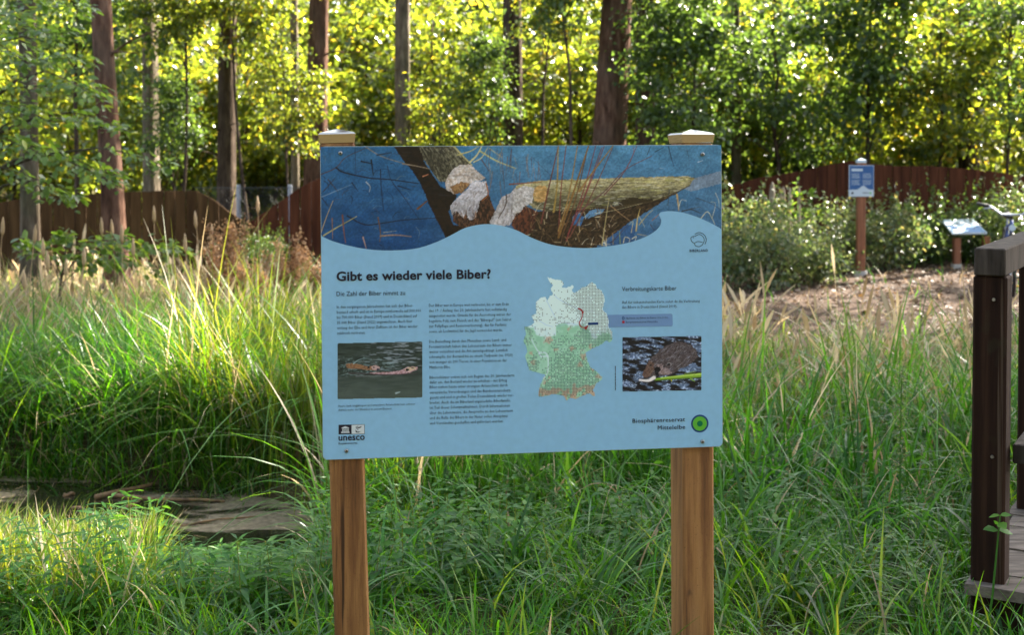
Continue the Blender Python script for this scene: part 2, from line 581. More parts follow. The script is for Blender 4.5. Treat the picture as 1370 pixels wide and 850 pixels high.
def patch(name, x0, x1, y0, y1, inside, m, dz=0.005, step=0.14, flat=None):
    xs, ys = np.arange(x0, x1 + step, step), np.arange(y0, y1 + step, step)
    X, Y = np.meshgrid(xs, ys)
    Z = gz(X, Y) + dz if flat is None else np.full_like(X, flat)
    n = len(xs)
    i = (np.arange(len(ys) - 1)[:, None] * n + np.arange(n - 1)[None, :])
    keep = inside(X + step / 2, Y + step / 2)[:-1, :-1]
    i = i[keep]
    F_ = np.stack([i, i + 1, i + n + 1, i + n], 1)
    used = np.unique(F_)
    mp = np.full(X.size, -1)
    mp[used] = np.arange(len(used))
    V_ = np.stack([X, Y, Z], -1).reshape(-1, 3)[used]
    o = link(name, mesh_fast(name, V_, mp[F_], smooth=True), m)
    o['kind'] = 'structure'
    return o


patch('pond_water', -5.4, -0.4, 5.2, 7.8, lambda x, y: pond_d(x, y) < 1.18, MT['water'], step=0.1, flat=WATER_Z)


def litter_in(x, y):
    e = (fnoise(x * 0.8, y * 0.8, 23, 3) - 0.5) * 1.6
    return (x + e > 1.9) & (y + e > 9.6) & (y < 17.6) & (x < 11)


patch('woodchip_path', 1.0, 11, 8.6, 17.6, litter_in, MT['litter_ground'])

rng = np.random.default_rng(7)


def leaves_np(P, D, Nn, ln, wd, fold=0.25, near=False):
    """leaf faces: P base, D direction, Nn normal (all (n,3)), ln, wd (n,)"""
    n = len(P)
    D = D / np.linalg.norm(D, axis=1, keepdims=True)
    S = np.cross(D, Nn)
    S /= np.linalg.norm(S, axis=1, keepdims=True) + 1e-9
    U = np.cross(S, D)
    ln = ln[:, None]
    wd = wd[:, None]
    if not near:
        mid = P + D * ln * 0.45
        V = np.stack([P, mid + S * wd * 0.5 + U * wd * fold, P + D * ln, mid - S * wd * 0.5 + U * wd * fold], 1).reshape(-1, 3)
        b = np.arange(n)[:, None] * 4
        F = np.concatenate([b + np.array([0, 1, 2]), b + np.array([0, 2, 3])])
        return V, F
    q = [(0, 0), (0.22, 0.36), (0.52, 0.5), (0.82, 0.25), (1.0, 0)]
    rows = []
    for t, w in q:
        c = P + D * ln * t - U * ln * 0.22 * t * t
        rows += [c, c + S * wd * w + U * wd * w * fold, c - S * wd * w + U * wd * w * fold]
    V = np.stack(rows, 1).reshape(-1, 3)
    b = np.arange(n)[:, None] * 15
    fs = []
    for i in range(4):
        c0, l0, r0, c1, l1, r1 = [3 * i + k for k in range(6)]
        if i == 0:
            fs += [(c0, c1, l1), (c0, r1, c1)]
        elif i == 3:
            fs += [(c0, c1, l0), (c0, r0, c1)]
        else:
            fs += [(c0, c1, l0), (c1, l1, l0), (c0, r0, c1), (c1, r0, r1)]
    F = np.concatenate([b + np.array(f) for f in fs])
    return V, F


def rand_dirs(n, r=rng):
    d = r.normal(size=(n, 3))
    return d / np.linalg.norm(d, axis=1, keepdims=True)


def crown_np(n_clump, per, rad, sig, ln, seed, flat=0.55, hollow=0.35):
    """uneven crown of leaf clumps inside an ellipsoid centred on the origin"""
    r = np.random.default_rng(seed)
    c = rand_dirs(n_clump, r) * (hollow + (1 - hollow) * r.random((n_clump, 1)) ** 0.6)
    c *= (0.8 + 0.4 * r.random((n_clump, 1)))
    c *= np.array(rad)
    cnt = np.maximum(8, (per * r.gamma(2.0, 0.5, n_clump)).astype(int))
    idx = np.repeat(np.arange(n_clump), cnt)
    n = len(idx)
    s = sig * (0.6 + 0.9 * r.random(n_clump))[idx][:, None]
    P = c[idx] + r.normal(size=(n, 3)) * s * np.array([1, 1, flat])
    out = P - c[idx] * 0.6
    D = r.normal(size=(n, 3)) * 0.8 + out / (np.linalg.norm(out, axis=1, keepdims=True) + 1e-6) * 0.7 + np.array([0, 0, -0.45])
    Nn = r.normal(size=(n, 3)) * 0.75 + np.array([0, 0, 1.0])
    L_ = ln * (0.6 + 0.7 * r.random(n))
    V, F = leaves_np(P, D, Nn, L_, L_ * (0.55 + 0.2 * r.random(n)))
    return V, F, c


def trunk_mb(base, top, r0, r1, seed, seg=18, rows=26, flare=1.5):
    r = random.Random(seed)
    base, top = Vector(base), Vector(top)
    mb = MB()
    ph = [r.random() * 6.28 for _ in range(6)]
    am = [0.05 + 0.05 * r.random() for _ in range(3)]
    vs, fs = [], []
    for i in range(rows + 1):
        t = i / rows
        p = base.lerp(top, t) + Vector((math.sin(t * 5 + ph[0]), math.cos(t * 4 + ph[1]), 0)) * 0.05 * t
        rr = r0 + (r1 - r0) * t
        rr *= 1 + (flare - 1) * math.exp(-t * (top - base).length * 3.0)
        for k in range(seg):
            w = 2 * math.pi * k / seg
            q = rr * (1 + am[0] * math.sin(3 * w + ph[2] + t * 3) + am[1] * 0.6 * math.sin(5 * w + ph[3] - t * 5) + 0.035 * math.sin(9 * w + ph[4] + t * 25) + 0.02 * r.uniform(-1, 1))
            vs.append(p + Vector((math.cos(w) * q, math.sin(w) * q, 0)))
    for i in range(rows):
        for k in range(seg):
            fs.append((i * seg + k, i * seg + (k + 1) % seg, (i + 1) * seg + (k + 1) % seg, (i + 1) * seg + k))
    mb.add(vs, fs)
    return mb


def limb(mb, a, b, r, seed, sag=0.15, seg=5):
    rr = random.Random(seed)
    a, b = Vector(a), Vector(b)
    n = 5
    pts = []
    for i in range(n + 1):
        t = i / n
        p = a.lerp(b, t)
        p.z += sag * math.sin(t * math.pi) * (b - a).length
        p += Vector((rr.uniform(-1, 1), rr.uniform(-1, 1), rr.uniform(-1, 1))) * 0.03 * (b - a).length * (0 < i < n)
        pts.append(p)
    mb.tube(pts, [r * (1 - 0.85 * i / n) for i in range(n + 1)], seg, False)


# ------------------------------------------------------------------ tall trees with high crowns
TALL = []
for s in range(3):
    v, f, c = crown_np(50, 190, (2.5, 2.5, 3.1), 0.42, 0.15, 100 + s, hollow=0.3)
    TALL.append((mesh_fast('high_crown', v, f), c))
    TALL[-1][0].materials.append(MT['leaf_wood'])


def tall_tree(px, depth, width_px, lean_px, bark, label, seed, height=15.0, crown_z=9.0, crown_s=1.0, crown=True):
    """px: where the trunk's middle meets the horizon line; lean_px: how far it moves right over 250 px downwards"""
    x = (px - 685) / F_PX * depth
    dia = width_px / F_PX * depth
    lean = -lean_px / 250.0
    base = Vector((x - lean * EYE, depth, gzf(x, depth) - 0.05))
    top = Vector((x + lean * (height - EYE), depth + 0.3, height))
    t = thing('tall_tree', label, 'tree', base, 'tall trees with high crowns behind the meadow')
    mb = trunk_mb(base, top, dia * 0.53, dia * 0.2, seed)
    if crown:
        me, cl = TALL[seed % 3]
        cc = base.lerp(top, 0.82)
        cc.z = max(cc.z, crown_z)
        rot = Matrix.Rotation(seed * 1.7, 3, 'Z')
        for k in range(0, len(cl), 3):
            q = cc + rot @ Vector(cl[k]) * crown_s
            a = base.lerp(top, min(0.98, max(0.35, (q.z - base.z - 0.9) / (top.z - base.z))))
            limb(mb, a, q, dia * 0.10, seed + k)
    rs = random.Random(seed * 3)
    for _ in range(6):                     # dead stubs and thin side twigs on the lower trunk
        z_ = rs.uniform(1.5, 5.0)
        p_ = base.lerp(top, z_ / (top.z - base.z))
        a_ = rs.uniform(0, 6.28)
        l_ = rs.uniform(0.2, 1.1)
        limb(mb, p_, p_ + Vector((math.cos(a_) * l_, math.sin(a_) * l_, rs.uniform(-.1, .5) * l_)), 0.018, seed + int(z_ * 10), 0.05, 5)
    mb.build('trunk', MT[bark], t, smooth=True)
    if crown:
        o = link('crown', me, None, t, cc - base)
        o.rotation_euler = (0, 0, seed * 1.7)
        o.scale = (crown_s,) * 3
    return t


TREES = [
    (38, 13.5, 24, 4, 'bark_grey', 'greyish trunk half hidden by overhanging leaves at the far left'),
    (146, 13.8, 29, 14, 'bark_red', 'reddish leaning trunk standing in front of the left fence'),
    (202, 18.6, 22, 2, 'bark_pale', 'trunk behind the fence between the red leaning trunk and dark trunk'),
    (303, 18.5, 24, -3, 'bark_dark', 'dark straight trunk behind the wire mesh left of the big board'),
    (423, 18.6, 29, -6, 'bark_red', 'trunk with sunlit right edge rising behind the board\'s left post'),
    (394, 19.5, 11, 1, 'bark_pale', 'thin pale trunk just left of the one behind the left post'),
    (540, 18.8, 21, 0, 'bark_pale', 'pale slim trunk above the dark gnawed tree in the board\'s picture'),
    (688, 19.0, 27, 1, 'bark_dark', 'leaf-veiled trunk above the middle of the board'),
    (812, 17.8, 45, -14, 'bark_red', 'thickest red-brown trunk rising above the board\'s right half'),
    (863, 18.8, 25, 0, 'bark_dark', 'dark trunk just right of the thickest trunk'),
    (1297, 20.0, 27, 3, 'bark_dark', 'brown trunk far right above the fence and bicycle'),
    (985, 20.0, 13, 1, 'bark_grey', 'slim faint trunk right of the board, deep in the thicket'),
]
for k, (px, d, w, ln_, bk, lab) in enumerate(TREES):
    tall_tree(px, d, w, ln_, bk, lab, 31 + k, height=14 + (k * 7 % 4), crown_z=9.5 + (k * 5 % 3), crown_s=0.85 if k not in (8,) else 1.0)

# unseen trees added beside the clearing on the sun's side to shade the foreground
SIDE = [(8.5, 11.7, 9.2, 0.9, 10), (10.6, 11.2, 9.4, 0.85, 11), (8.0, 18.9, 13.0, 0.75, 13), (10.9, 20.6, 10.2, 0.8, 16), (12.4, 15.6, 9.6, 0.65, 14), (7.6, 9.6, 8.6, 0.85, 5), (10.6, 13.6, 9.0, 0.85, 6), (12.5, 18.5, 10.0, 1.2, 9)]
for k, (x, y, cz, s, sd) in enumerate(SIDE):
    tall_tree(685 + x / y * F_PX, y, 0.34 * F_PX / y, 0, 'bark_grey', 'unseen tall tree added right of the clearing for its shade', 60 + sd, height=cz + 3.2, crown_z=cz, crown_s=s)

# the wood behind the camera: unseen trees, added to cut the sky light
BACK = [(-9, -7), (-4.5, -10), (0.5, -8.5), (5, -11), (10, -8), (-12, 0), (13, -2), (-7, -14), (2, -15), (8, -16)]
for k, (x, y) in enumerate(BACK):
    t = thing('tall_tree', 'unseen tall tree of the wood behind the camera, added to cut sky light', 'tree', (x, y, gzf(x, y) - 0.05), 'unseen trees added behind the camera')
    me, cl = TALL[k % 3]
    h_ = 11.0
    mb = trunk_mb((0, 0, 0), (0.2, 0.1, h_), 0.2, 0.07, 900 + k, rows=10)
    for j in range(0, len(cl), 4):
        q = Vector(cl[j]) * 1.35 + Vector((0, 0, 5.2))
        limb(mb, (0, 0, max(1.5, q.z - 0.8)), q, 0.03, 900 + k + j)
    mb.build('trunk', MT['bark_grey'], t, smooth=True, local=True)
    o = link('crown', me, None, t, (0, 0, 5.2))
    o.rotation_euler = (0, 0, k * 1.3)
    o.scale = (1.45, 1.45, 1.6)

# ------------------------------------------------------------------ young trees of the thicket
YOUNG = []
for s in range(5):
    v, f, c = crown_np(44, 84, (1.25, 1.25, 1.9), 0.22, 0.135, 200 + s, hollow=0.25)
    me = mesh_fast('leafy_crown', v, f)
    me.materials.append(MT['leaf_wood'] if s < 3 else MT['leaf_dark'])
    YOUNG.append((me, c))


def young_tree(px, depth, zc, s, variant, seed, label, group):
    x = (px - 685) / F_PX * depth
    g = gzf(x, depth)
    me, cl = YOUNG[variant]
    t = thing('young_tree', label, 'tree', (x, depth, g - 0.03), group)
    mb = MB()
    rr = random.Random(seed)
    top = Vector((x + rr.uniform(-.2, .2), depth + rr.uniform(-.2, .2), g + zc + 1.4 * s))
    base = Vector((x, depth, g - 0.03))
    pts = [base.lerp(top, i / 6) + Vector((rr.uniform(-.05, .05), rr.uniform(-.05, .05), 0)) * (i > 0) for i in range(7)]
    mb.tube(pts, [0.05 * s * (1 - 0.12 * i) for i in range(7)], 7, False)
    rot = Matrix.Rotation(seed * 2.3, 3, 'Z')
    cc = Vector((x, depth, g + zc))
    for k in range(0, len(cl), 3):
        q = cc + rot @ Vector(cl[k]) * s
        tt = min(0.95, max(0.15, (q.z - g - 0.5) / (top.z - g)))
        limb(mb, base.lerp(top, tt), q, 0.018 * s, seed + k, 0.1, 4)
    mb.build('trunk', MT['bark_dark'], t, smooth=True)
    o = link('crown', me, None, t, (0, 0, zc + 0.03))
    o.rotation_euler = (0, 0, seed * 2.3)
    o.scale = (s, s, s)
    return t


rr = random.Random(5)
row1 = [-60, 20, 90, 165, 250, 335, 370, 455, 500, 590, 645, 720, 770, 905, 950, 1010, 1070, 1140, 1200, 1255, 1330, 1400, 1460]
for k, px in enumerate(row1):
    d = 21.6 + rr.uniform(-1.0, 2.5)
    if 740 < px < 900 or px > 930:
        d -= 0.6
    v = rr.choice((0, 1, 2)) if px < 700 else rr.choice((0, 1, 2, 0, 1, 3, 4))
    young_tree(px, d, 1.9 + rr.uniform(-0.3, 1.2), rr.uniform(0.85, 1.2), v, 300 + k,
               'young leafy tree in the front row of the thicket behind the fence', 'young trees in the front of the thicket')
for k in range(34):
    px = -140 + k * 49 + rr.uniform(-18, 18)
    d = rr.uniform(25, 34)
    young_tree(px, d, 2.3 + rr.uniform(-0.4, 2.2), rr.uniform(1.0, 1.55), rr.choice((0, 1, 2, 0, 1, 2, 3)), 400 + k,
               'sunlit young tree deeper in the thicket behind the fence', 'young trees deeper in the thicket')

SAPL = ['left of the thickest trunk, high up', 'before the leaf-veiled trunk above the board', 'low left of the leaf-veiled trunk above the board', 'right of the dark trunk beside the thickest one', 'right of the dark trunk behind the wire mesh',
        'high beside the trunk between red and dark trunks', 'low beside the trunk between red and dark trunks', 'left of the red leaning trunk', 'above the board\'s right post', 'beside the brown trunk at far right',
        'above the pale stakes', 'above the small blue sign', 'left of the board\'s left post', 'low above the middle of the board', 'above the low table sign']
for k, (px, d, zc, s, v) in enumerate(((768, 17.1, 4.3, 0.62, 3), (722, 18.0, 4.1, 0.55, 0), (650, 18.3, 2.6, 0.45, 3), (900, 17.6, 3.7, 0.6, 4), (330, 17.6, 4.1, 0.6, 0), (240, 17.6, 3.9, 0.6, 1), (232, 17.8, 2.2, 0.4, 3), (100, 16.8, 3.8, 0.8, 4),
                                     (915, 17.3, 2.4, 0.7, 3), (1345, 19.0, 3.0, 0.7, 4), (1040, 19.2, 2.8, 0.9, 4), (1160, 19.3, 3.2, 0.9, 3), (385, 17.7, 2.5, 0.45, 0), (590, 18.4, 2.0, 0.55, 0), (1255, 19.4, 2.3, 0.75, 0))):
    young_tree(px, d, zc, s, v, 470 + k, 'leafy sapling behind the fence ' + SAPL[k], 'saplings between the tall trunks')

# far wood: one mass of foliage that closes the view
v, f = [], []
r_ = np.random.default_rng(77)
n_cl = 1500
cx = r_.uniform(-34, 38, n_cl)
cy = 38 + 22 * r_.random(n_cl) ** 1.2
cz = 0.4 + 13.0 * r_.random(n_cl) ** 1.15
idx = np.repeat(np.arange(n_cl), (70 * r_.gamma(2, .5, n_cl)).astype(int) + 10)
n = len(idx)
P = np.stack([cx[idx], cy[idx], cz[idx]], 1) + r_.normal(size=(n, 3)) * np.array([0.75, 0.75, 0.5])
P = P[P[:, 2] > 0.3]
n = len(P)
Lf = 0.2 + 0.12 * r_.random(n)
v, f = leaves_np(P, r_.normal(size=(n, 3)) + np.array([0, 0, -0.5]), r_.normal(size=(n, 3)) * 0.8 + np.array([0, 0, 1.0]), Lf, Lf * 0.7)
o = link('far_wood', mesh_fast('far_wood', v, f), MT['leaf_wood'])
tag(o, 'bright far foliage closing the view behind all the trunks', 'wood', kind='stuff')

# ------------------------------------------------------------------ wavy board fences
def fence(name, label, pts, depth0, depth1, px_a, px_b, m, seed, cat='fence'):
    """pts: pixel outline of the wavy top; every board is a piece of its own"""
    rr = random.Random(seed)
    xa, xb = (px_a - 685) / F_PX * depth0, (px_b - 685) / F_PX * depth1
    A, B = Vector((xa, depth0, 0)), Vector((xb, depth1, 0))
    root = thing(name, label, cat, (A.x, A.y, gzf(A.x, A.y)))
    n = max(2, int((B - A).length / 0.135))
    u = (B - A).normalized()
    nrm = Vector((u.y, -u.x, 0))
    pw = (B - A).length / n
    xs, ys = [p[0] for p in pts], [p[1] for p in pts]

    def top(p):
        px = 685 + p.x / p.y * F_PX
        return at(px, float(np.interp(px, xs, ys)), p.y).z
    for i in range(n):
        l = A + u * (pw * i + 0.004)
        r = A + u * (pw * (i + 1) - 0.004)
        j = rr.uniform(-0.006, 0.006) + (0.009 if i % 2 else 0)
        d = nrm * j
        zt0, zt1 = top(l) + rr.uniform(-.006, .006), top(r) + rr.uniform(-.006, .006)
        g = gzf(l.x, l.y) - 0.05
        th = nrm * -0.022
        vs = []
        for off in (d, d + th):
            vs += [l + off + Vector((0, 0, g)), r + off + Vector((0, 0, g)), r + off + Vector((0, 0, zt1)), l + off + Vector((0, 0, zt0))]
        MB().add(vs, [(0, 1, 2, 3), (5, 4, 7, 6), (3, 2, 6, 7), (1, 5, 6, 2), (4, 0, 3, 7), (4, 5, 1, 0)]).build('board', m, root)
    mb = MB()
    for zz in (0.3, 0.75):
        a = A + nrm * -0.06 + Vector((0, 0, gzf(A.x, A.y) + zz))
        b = B + nrm * -0.06 + Vector((0, 0, gzf(B.x, B.y) + zz))
        mb.tube([a, b], 0.03, 4)
    mb.build('back_rail', m, root)
    return root


fence('wavy_fence', 'olive-brown wavy board fence at the left, dipping beside the wire mesh',
      [(-60, 282), (0, 271), (25, 266), (60, 262), (120, 259), (200, 256), (262, 255), (285, 266), (303, 281), (324, 296)], 16.0, 16.2, -50, 322, MT['fence_olive'], 1)
fence('wavy_fence', 'red-brown wavy board fence rising from the dip to the big board',
      [(322, 302), (345, 291), (375, 269), (400, 252), (427, 238), (470, 222), (520, 217)], 16.3, 16.6, 326, 520, MT['fence_red'], 2)
fence('wavy_fence', 'dark red-brown board fence on the right behind the small blue sign',
      [(900, 250), (985, 247), (1015, 238), (1060, 231), (1110, 220), (1142, 215), (1160, 219), (1200, 222), (1245, 222), (1310, 227), (1370, 236), (1450, 240)], 18.2, 18.6, 930, 1440, MT['fence_red'], 3)

# chain-link fence showing in the dip
t = thing('wire_fence', 'grey chain-link fence with steel posts in the dip of the wavy fence', 'fence', at(322, 250, 17.2).to_2d().to_3d())
y0 = 17.2
za, zb = at(300, 251, y0).z, 0.0
xl, xr = at(262, 250, y0).x, at(430, 250, y0).x
mb = MB()
stp = 0.055
k = xl - (za - zb)
while k < xr:
    for sgn in (1, -1):
        a = Vector((k, y0, zb)) if sgn > 0 else Vector((k, y0, za))
        b = Vector((k + (za - zb), y0, za)) if sgn > 0 else Vector((k + (za - zb), y0, zb))
        lo, hi = max(0, (xl - a.x) / (b.x - a.x)), min(1, (xr - a.x) / (b.x - a.x))
        if hi > lo:
            mb.tube([a.lerp(b, lo), a.lerp(b, hi)], 0.0010, 3, False)
    k += stp
mb.tube([(xl, y0, za), (xr, y0, za)], 0.004, 4, False)
mb.build('wire_mesh', MT['wire'], t)['kind'] = 'stuff'
for px in (319, 388):
    p = at(px, 249, y0 + 0.03)
    MB().tube([(p.x, p.y, -0.1), (p.x, p.y, p.z + 0.02)], 0.03, 10).build('steel_post', MT['galv'], t, smooth=False)

# brown timber shed wall glimpsed behind the wire fence
t = thing('timber_shed', 'low brown timber shed glimpsed behind the wire fence', 'shed', at(300, 250, 22.5).to_2d().to_3d())
p0, p1 = at(200, 240, 22.5), at(440, 240, 22.5)
for i in range(9):
    z = -0.05 + i * 0.17
    MB().box(((p0.x + p1.x) / 2, 22.5 + 0.012 * (i % 2), z + 0.085), (p1.x - p0.x, 0.03, 0.16)).build('plank', MT['hut'], t)
MB().box(((p0.x + p1.x) / 2, 23.2, 1.58), (p1.x - p0.x + 0.3, 1.7, 0.06), Matrix.Rotation(0.14, 3, 'X')).build('roof', MT['fence_olive'], t)

# ------------------------------------------------------------------ pale stakes
for k, (px, y_, w) in enumerate(((1033, 243, 7.5), (1047.5, 249, 7), (1057, 251, 4.5), (1069, 249, 4.5))):
    d = 15.6 + 0.15 * k
    p = at(px, y_, d)
    r = w / F_PX * d / 2
    g = gzf(p.x, d) - 0.1
    o = MB()
    ln_ = random.Random(k).uniform(-0.03, 0.03)
    o.tube([(p.x - ln_, d, g), (p.x, d, p.z - 0.12), (p.x + 0.002, d, p.z - 0.05), (p.x + 0.004, d, p.z)], [r, r, r * 0.75, r * 0.12], 8)
    tag(o.build('wooden_stake', MT['stake'], None, smooth=False),
        ['thickest pale pointed stake, leftmost of the row before the right fence', 'pale pointed stake second from left before the right fence',
         'thin pointed stake third from left before the right fence', 'thin pointed stake at the right end of the stake row'][k], 'stake', 'pale stakes before the right fence')


# ------------------------------------------------------------------ shrubs
def shrub_mesh(seed, ln, n_cl=34, per=90, m='leaf_pale', rad=(0.78, 0.62, 0.46), sig=0.15):
    v, f, c = crown_np(n_cl, per, rad, sig, ln, seed, flat=0.7, hollow=0.3)
    r = np.random.default_rng(seed + 9)
    PP, DD = [], []
    for _ in range(22):                      # long shoots standing out of the mound
        a = r.uniform(0, 6.28)
        p0 = np.array([math.cos(a) * rad[0] * r.uniform(.2, .9), math.sin(a) * rad[1] * r.uniform(.2, .9), rad[2] * r.uniform(.1, .5)])
        dr = np.array([math.cos(a) * r.uniform(0, .5), math.sin(a) * r.uniform(0, .5), 1.0])
        l = r.uniform(.3, .65)
        for t in np.linspace(0, 1, 16):
            PP.append(p0 + dr * l * t)
            DD.append(r.normal(size=3) * .7 + np.array([0, 0, .3]))
    L = ln * r.uniform(.6, 1.2, len(PP))
    v2, f2 = leaves_np(np.array(PP), np.array(DD), r.normal(size=(len(PP), 3)) * .5 + np.array([0, 0, 1.0]), L, L * .6)
    f = np.concatenate([f, f2 + len(v)])
    v = np.concatenate([v, v2])
    me = mesh_fast('shrub_foliage', v, f)
    me.materials.append(MT[m])
    return me, c


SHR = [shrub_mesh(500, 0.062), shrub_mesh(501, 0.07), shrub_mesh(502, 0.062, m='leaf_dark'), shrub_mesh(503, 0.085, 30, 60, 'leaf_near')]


def shrub(px, py, depth, var, s, label, seed, group='shrubs along the fences', sz=1.0):
    p = at(px, py, depth)
    g = gzf(p.x, depth)
    t = thing('shrub', label, 'shrub', (p.x, depth, g), group)
    me, cl = SHR[var]
    mb = MB()
    for k in range(0, len(cl), 2):
        q = Vector(cl[k]) * s
        q.z = max(0.05, q.z * sz + p.z - g)
        limb(mb, (0.1 * math.sin(k), 0.1 * math.cos(k), -0.03), q, 0.012, seed + k, 0.05, 4)
    mb.build('stem', MT['twig'], t, local=True)
    o = link('foliage', me, None, t, (0, 0, p.z - g))
    o.rotation_euler = (0, 0, seed)
    o.scale = (s, s, s * sz)
    return t


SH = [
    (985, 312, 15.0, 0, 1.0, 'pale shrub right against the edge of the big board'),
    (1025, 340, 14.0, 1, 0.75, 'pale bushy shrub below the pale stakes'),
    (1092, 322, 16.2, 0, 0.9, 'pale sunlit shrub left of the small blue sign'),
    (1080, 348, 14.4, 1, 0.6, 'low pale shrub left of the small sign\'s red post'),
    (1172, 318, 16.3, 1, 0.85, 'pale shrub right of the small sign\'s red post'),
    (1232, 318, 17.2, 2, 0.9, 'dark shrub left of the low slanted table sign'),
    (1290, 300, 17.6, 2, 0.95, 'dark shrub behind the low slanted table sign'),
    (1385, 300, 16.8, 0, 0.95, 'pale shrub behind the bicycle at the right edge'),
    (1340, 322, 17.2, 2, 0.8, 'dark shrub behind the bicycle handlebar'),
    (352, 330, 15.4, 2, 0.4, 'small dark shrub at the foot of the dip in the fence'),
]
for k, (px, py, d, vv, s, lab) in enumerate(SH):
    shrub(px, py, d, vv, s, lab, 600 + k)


# sprays of larger leaves, seen one by one
def spray(P0, P1, n, ln, r, droop=0.12, width=0.16):
    """leaves set alternately along a twig and its side twigs; returns leaf arrays and twig points"""
    P0, P1 = np.array(P0), np.array(P1)
    ax = P1 - P0
    side = np.cross(ax, [0, 0, 1.0])
    side /= np.linalg.norm(side) + 1e-9
    t = r.random(n) ** 0.8
    lat = r.normal(size=n) * width * (0.35 + 0.65 * np.sin(np.pi * np.clip(t, 0.05, 0.98)))
    P = P0 + ax * t[:, None] + side * lat[:, None] + np.array([0, 0, 1.0]) * (-droop * t ** 2 + r.normal(size=n) * 0.035)[:, None]
    D = ax / np.linalg.norm(ax) * 0.7 + side * np.sign(lat)[:, None] * 0.8 + r.normal(size=(n, 3)) * 0.35 + np.array([0, 0, -0.25])
    Nn = np.array([0, 0, 1.0]) + r.normal(size=(n, 3)) * 0.35
    L = ln * (0.65 + 0.55 * r.random(n))
    tw = [P0 + ax * q + np.array([0, 0, -droop * q * q]) for q in np.linspace(0, 1, 6)]
    return P, D, Nn, L, tw


def spray_plant(name, label, cat, base, stem_top, r_stem, sprays, ln, m, seed, stem_mat='bark_grey', parts=('trunk', 'crown'), group=None):
    r = np.random.default_rng(seed)
    t = thing(name, label, cat, base, group)
    mb = MB()
    base, stem_top = Vector(base), Vector(stem_top)
    pts = [base.lerp(stem_top, i / 7) + Vector((math.sin(i * 1.3) * .03, math.cos(i * 1.7) * .03, 0)) * (i > 0) for i in range(8)]
    mb.tube(pts, [r_stem * (1 - 0.1 * i) for i in range(8)], 10, False)
    PP, DD, NN, LL = [], [], [], []
    for (a, b, n, wid) in sprays:
        P, D, Nn, L, tw = spray(a, b, int(n * 1.5), ln, r, width=wid)
        PP.append(P); DD.append(D); NN.append(Nn); LL.append(L)
        q = Vector(a)
        z = min(max(q.z - 0.25, base.z + 0.1), stem_top.z)
        k = (z - base.z) / max(0.01, (stem_top.z - base.z))
        mb.tube([base.lerp(stem_top, k), (base.lerp(stem_top, k) + q) / 2 + Vector((0, 0, 0.06)), q], [r_stem * 0.3, r_stem * 0.22, 0.008], 5, False)
        mb.tube(tw, [0.008, 0.007, 0.006, 0.005, 0.004, 0.003], 4, False)
    P = np.concatenate(PP)
    L = np.concatenate(LL)
    V, F = leaves_np(P, np.concatenate(DD), np.concatenate(NN), L, L * (0.52 + 0.12 * r.random(len(L))), 0.16, near=True)
    mb.build(parts[0], MT[stem_mat], t, smooth=True)
    me = mesh_fast(parts[1], V - np.array(base), F, smooth=True)
    link(parts[1], me, MT[m], t)
    return t


rr = random.Random(9)
sp = []
for (xa, ya, xb, yb, n, wd) in ((10, 165, 158, 150, 70, .13), (20, 190, 165, 222, 75, .13), (60, 205, 160, 232, 60, .13), (95, 150, 175, 160, 36, .08),
                               (130, 198, 226, 206, 30, .05), (0, 120, 130, 100, 80, .2), (-20, 90, 120, 60, 80, .22), (-10, 60, 90, 25, 80, .22), (0, 20, 110, -10, 80, .22),
                               (-30, 215, 110, 248, 60, .16), (-40, 175, 60, 190, 80, .2), (-40, 130, 60, 140, 80, .2), (-40, 40, 40, 70, 80, .25), (-40, -10, 60, -20, 70, .25),
                               (30, 240, 90, 258, 40, .1), (-30, 20, 40, 10, 80, .2), (60, 95, 140, 120, 50, .15)):
    d = rr.uniform(10.4, 11.6)
    sp.append((at(xa, ya, d + 0.4), at(xb, yb, d), n, wd))
b0 = at(-30, 300, 12.0)
spray_plant('overhanging_tree', 'young tree at the left edge with leafy branches reaching over the meadow', 'tree', (b0.x, 12.0, gzf(b0.x, 12.0) - .03), at(-10, -20, 11.8), 0.07, sp, 0.085, 'leaf_near', 71)
sp = []
for (xa, ya, xb, yb, n, wd) in ((90, 330, 170, 305, 60, .12), (110, 335, 235, 312, 55, .1), (150, 340, 290, 318, 50, .07), (60, 335, 90, 300, 60, .14), (60, 345, 30, 312, 60, .14), (70, 345, 150, 340, 60, .14), (100, 350, 225, 345, 40, .1)):
    d = rr.uniform(11.2, 12.0)
    sp.append((at(xa, ya, d), at(xb, yb, d), n, wd))
b0 = at(80, 350, 11.7)
spray_plant('leafy_shrub', 'shrub with sunlit leaves spread flat above the dry grass at left', 'shrub', (b0.x, 11.7, gzf(b0.x, 11.7) - .03), at(85, 330, 11.7), 0.02, sp, 0.095, 'leaf_near', 72, 'twig', ('stem', 'foliage'))
sp = []
for (xa, ya, xb, yb, n, wd) in ((1075, 290, 1085, 245, 26, .08), (1070, 300, 1045, 268, 18, .07), (1078, 295, 1100, 272, 18, .07), (1072, 275, 1062, 240, 14, .05)):
    sp.append((at(xa, ya, 15.2), at(xb, yb, 15.2), n, wd))
b0 = at(1074, 330, 15.2)
spray_plant('sapling', 'sapling with broad pale leaves right of the pale stakes', 'sapling', (b0.x, 15.2, gzf(b0.x, 15.2) - .03), at(1074, 270, 15.2), 0.015, sp, 0.11, 'leaf_near', 73, 'twig', ('stem', 'foliage'))


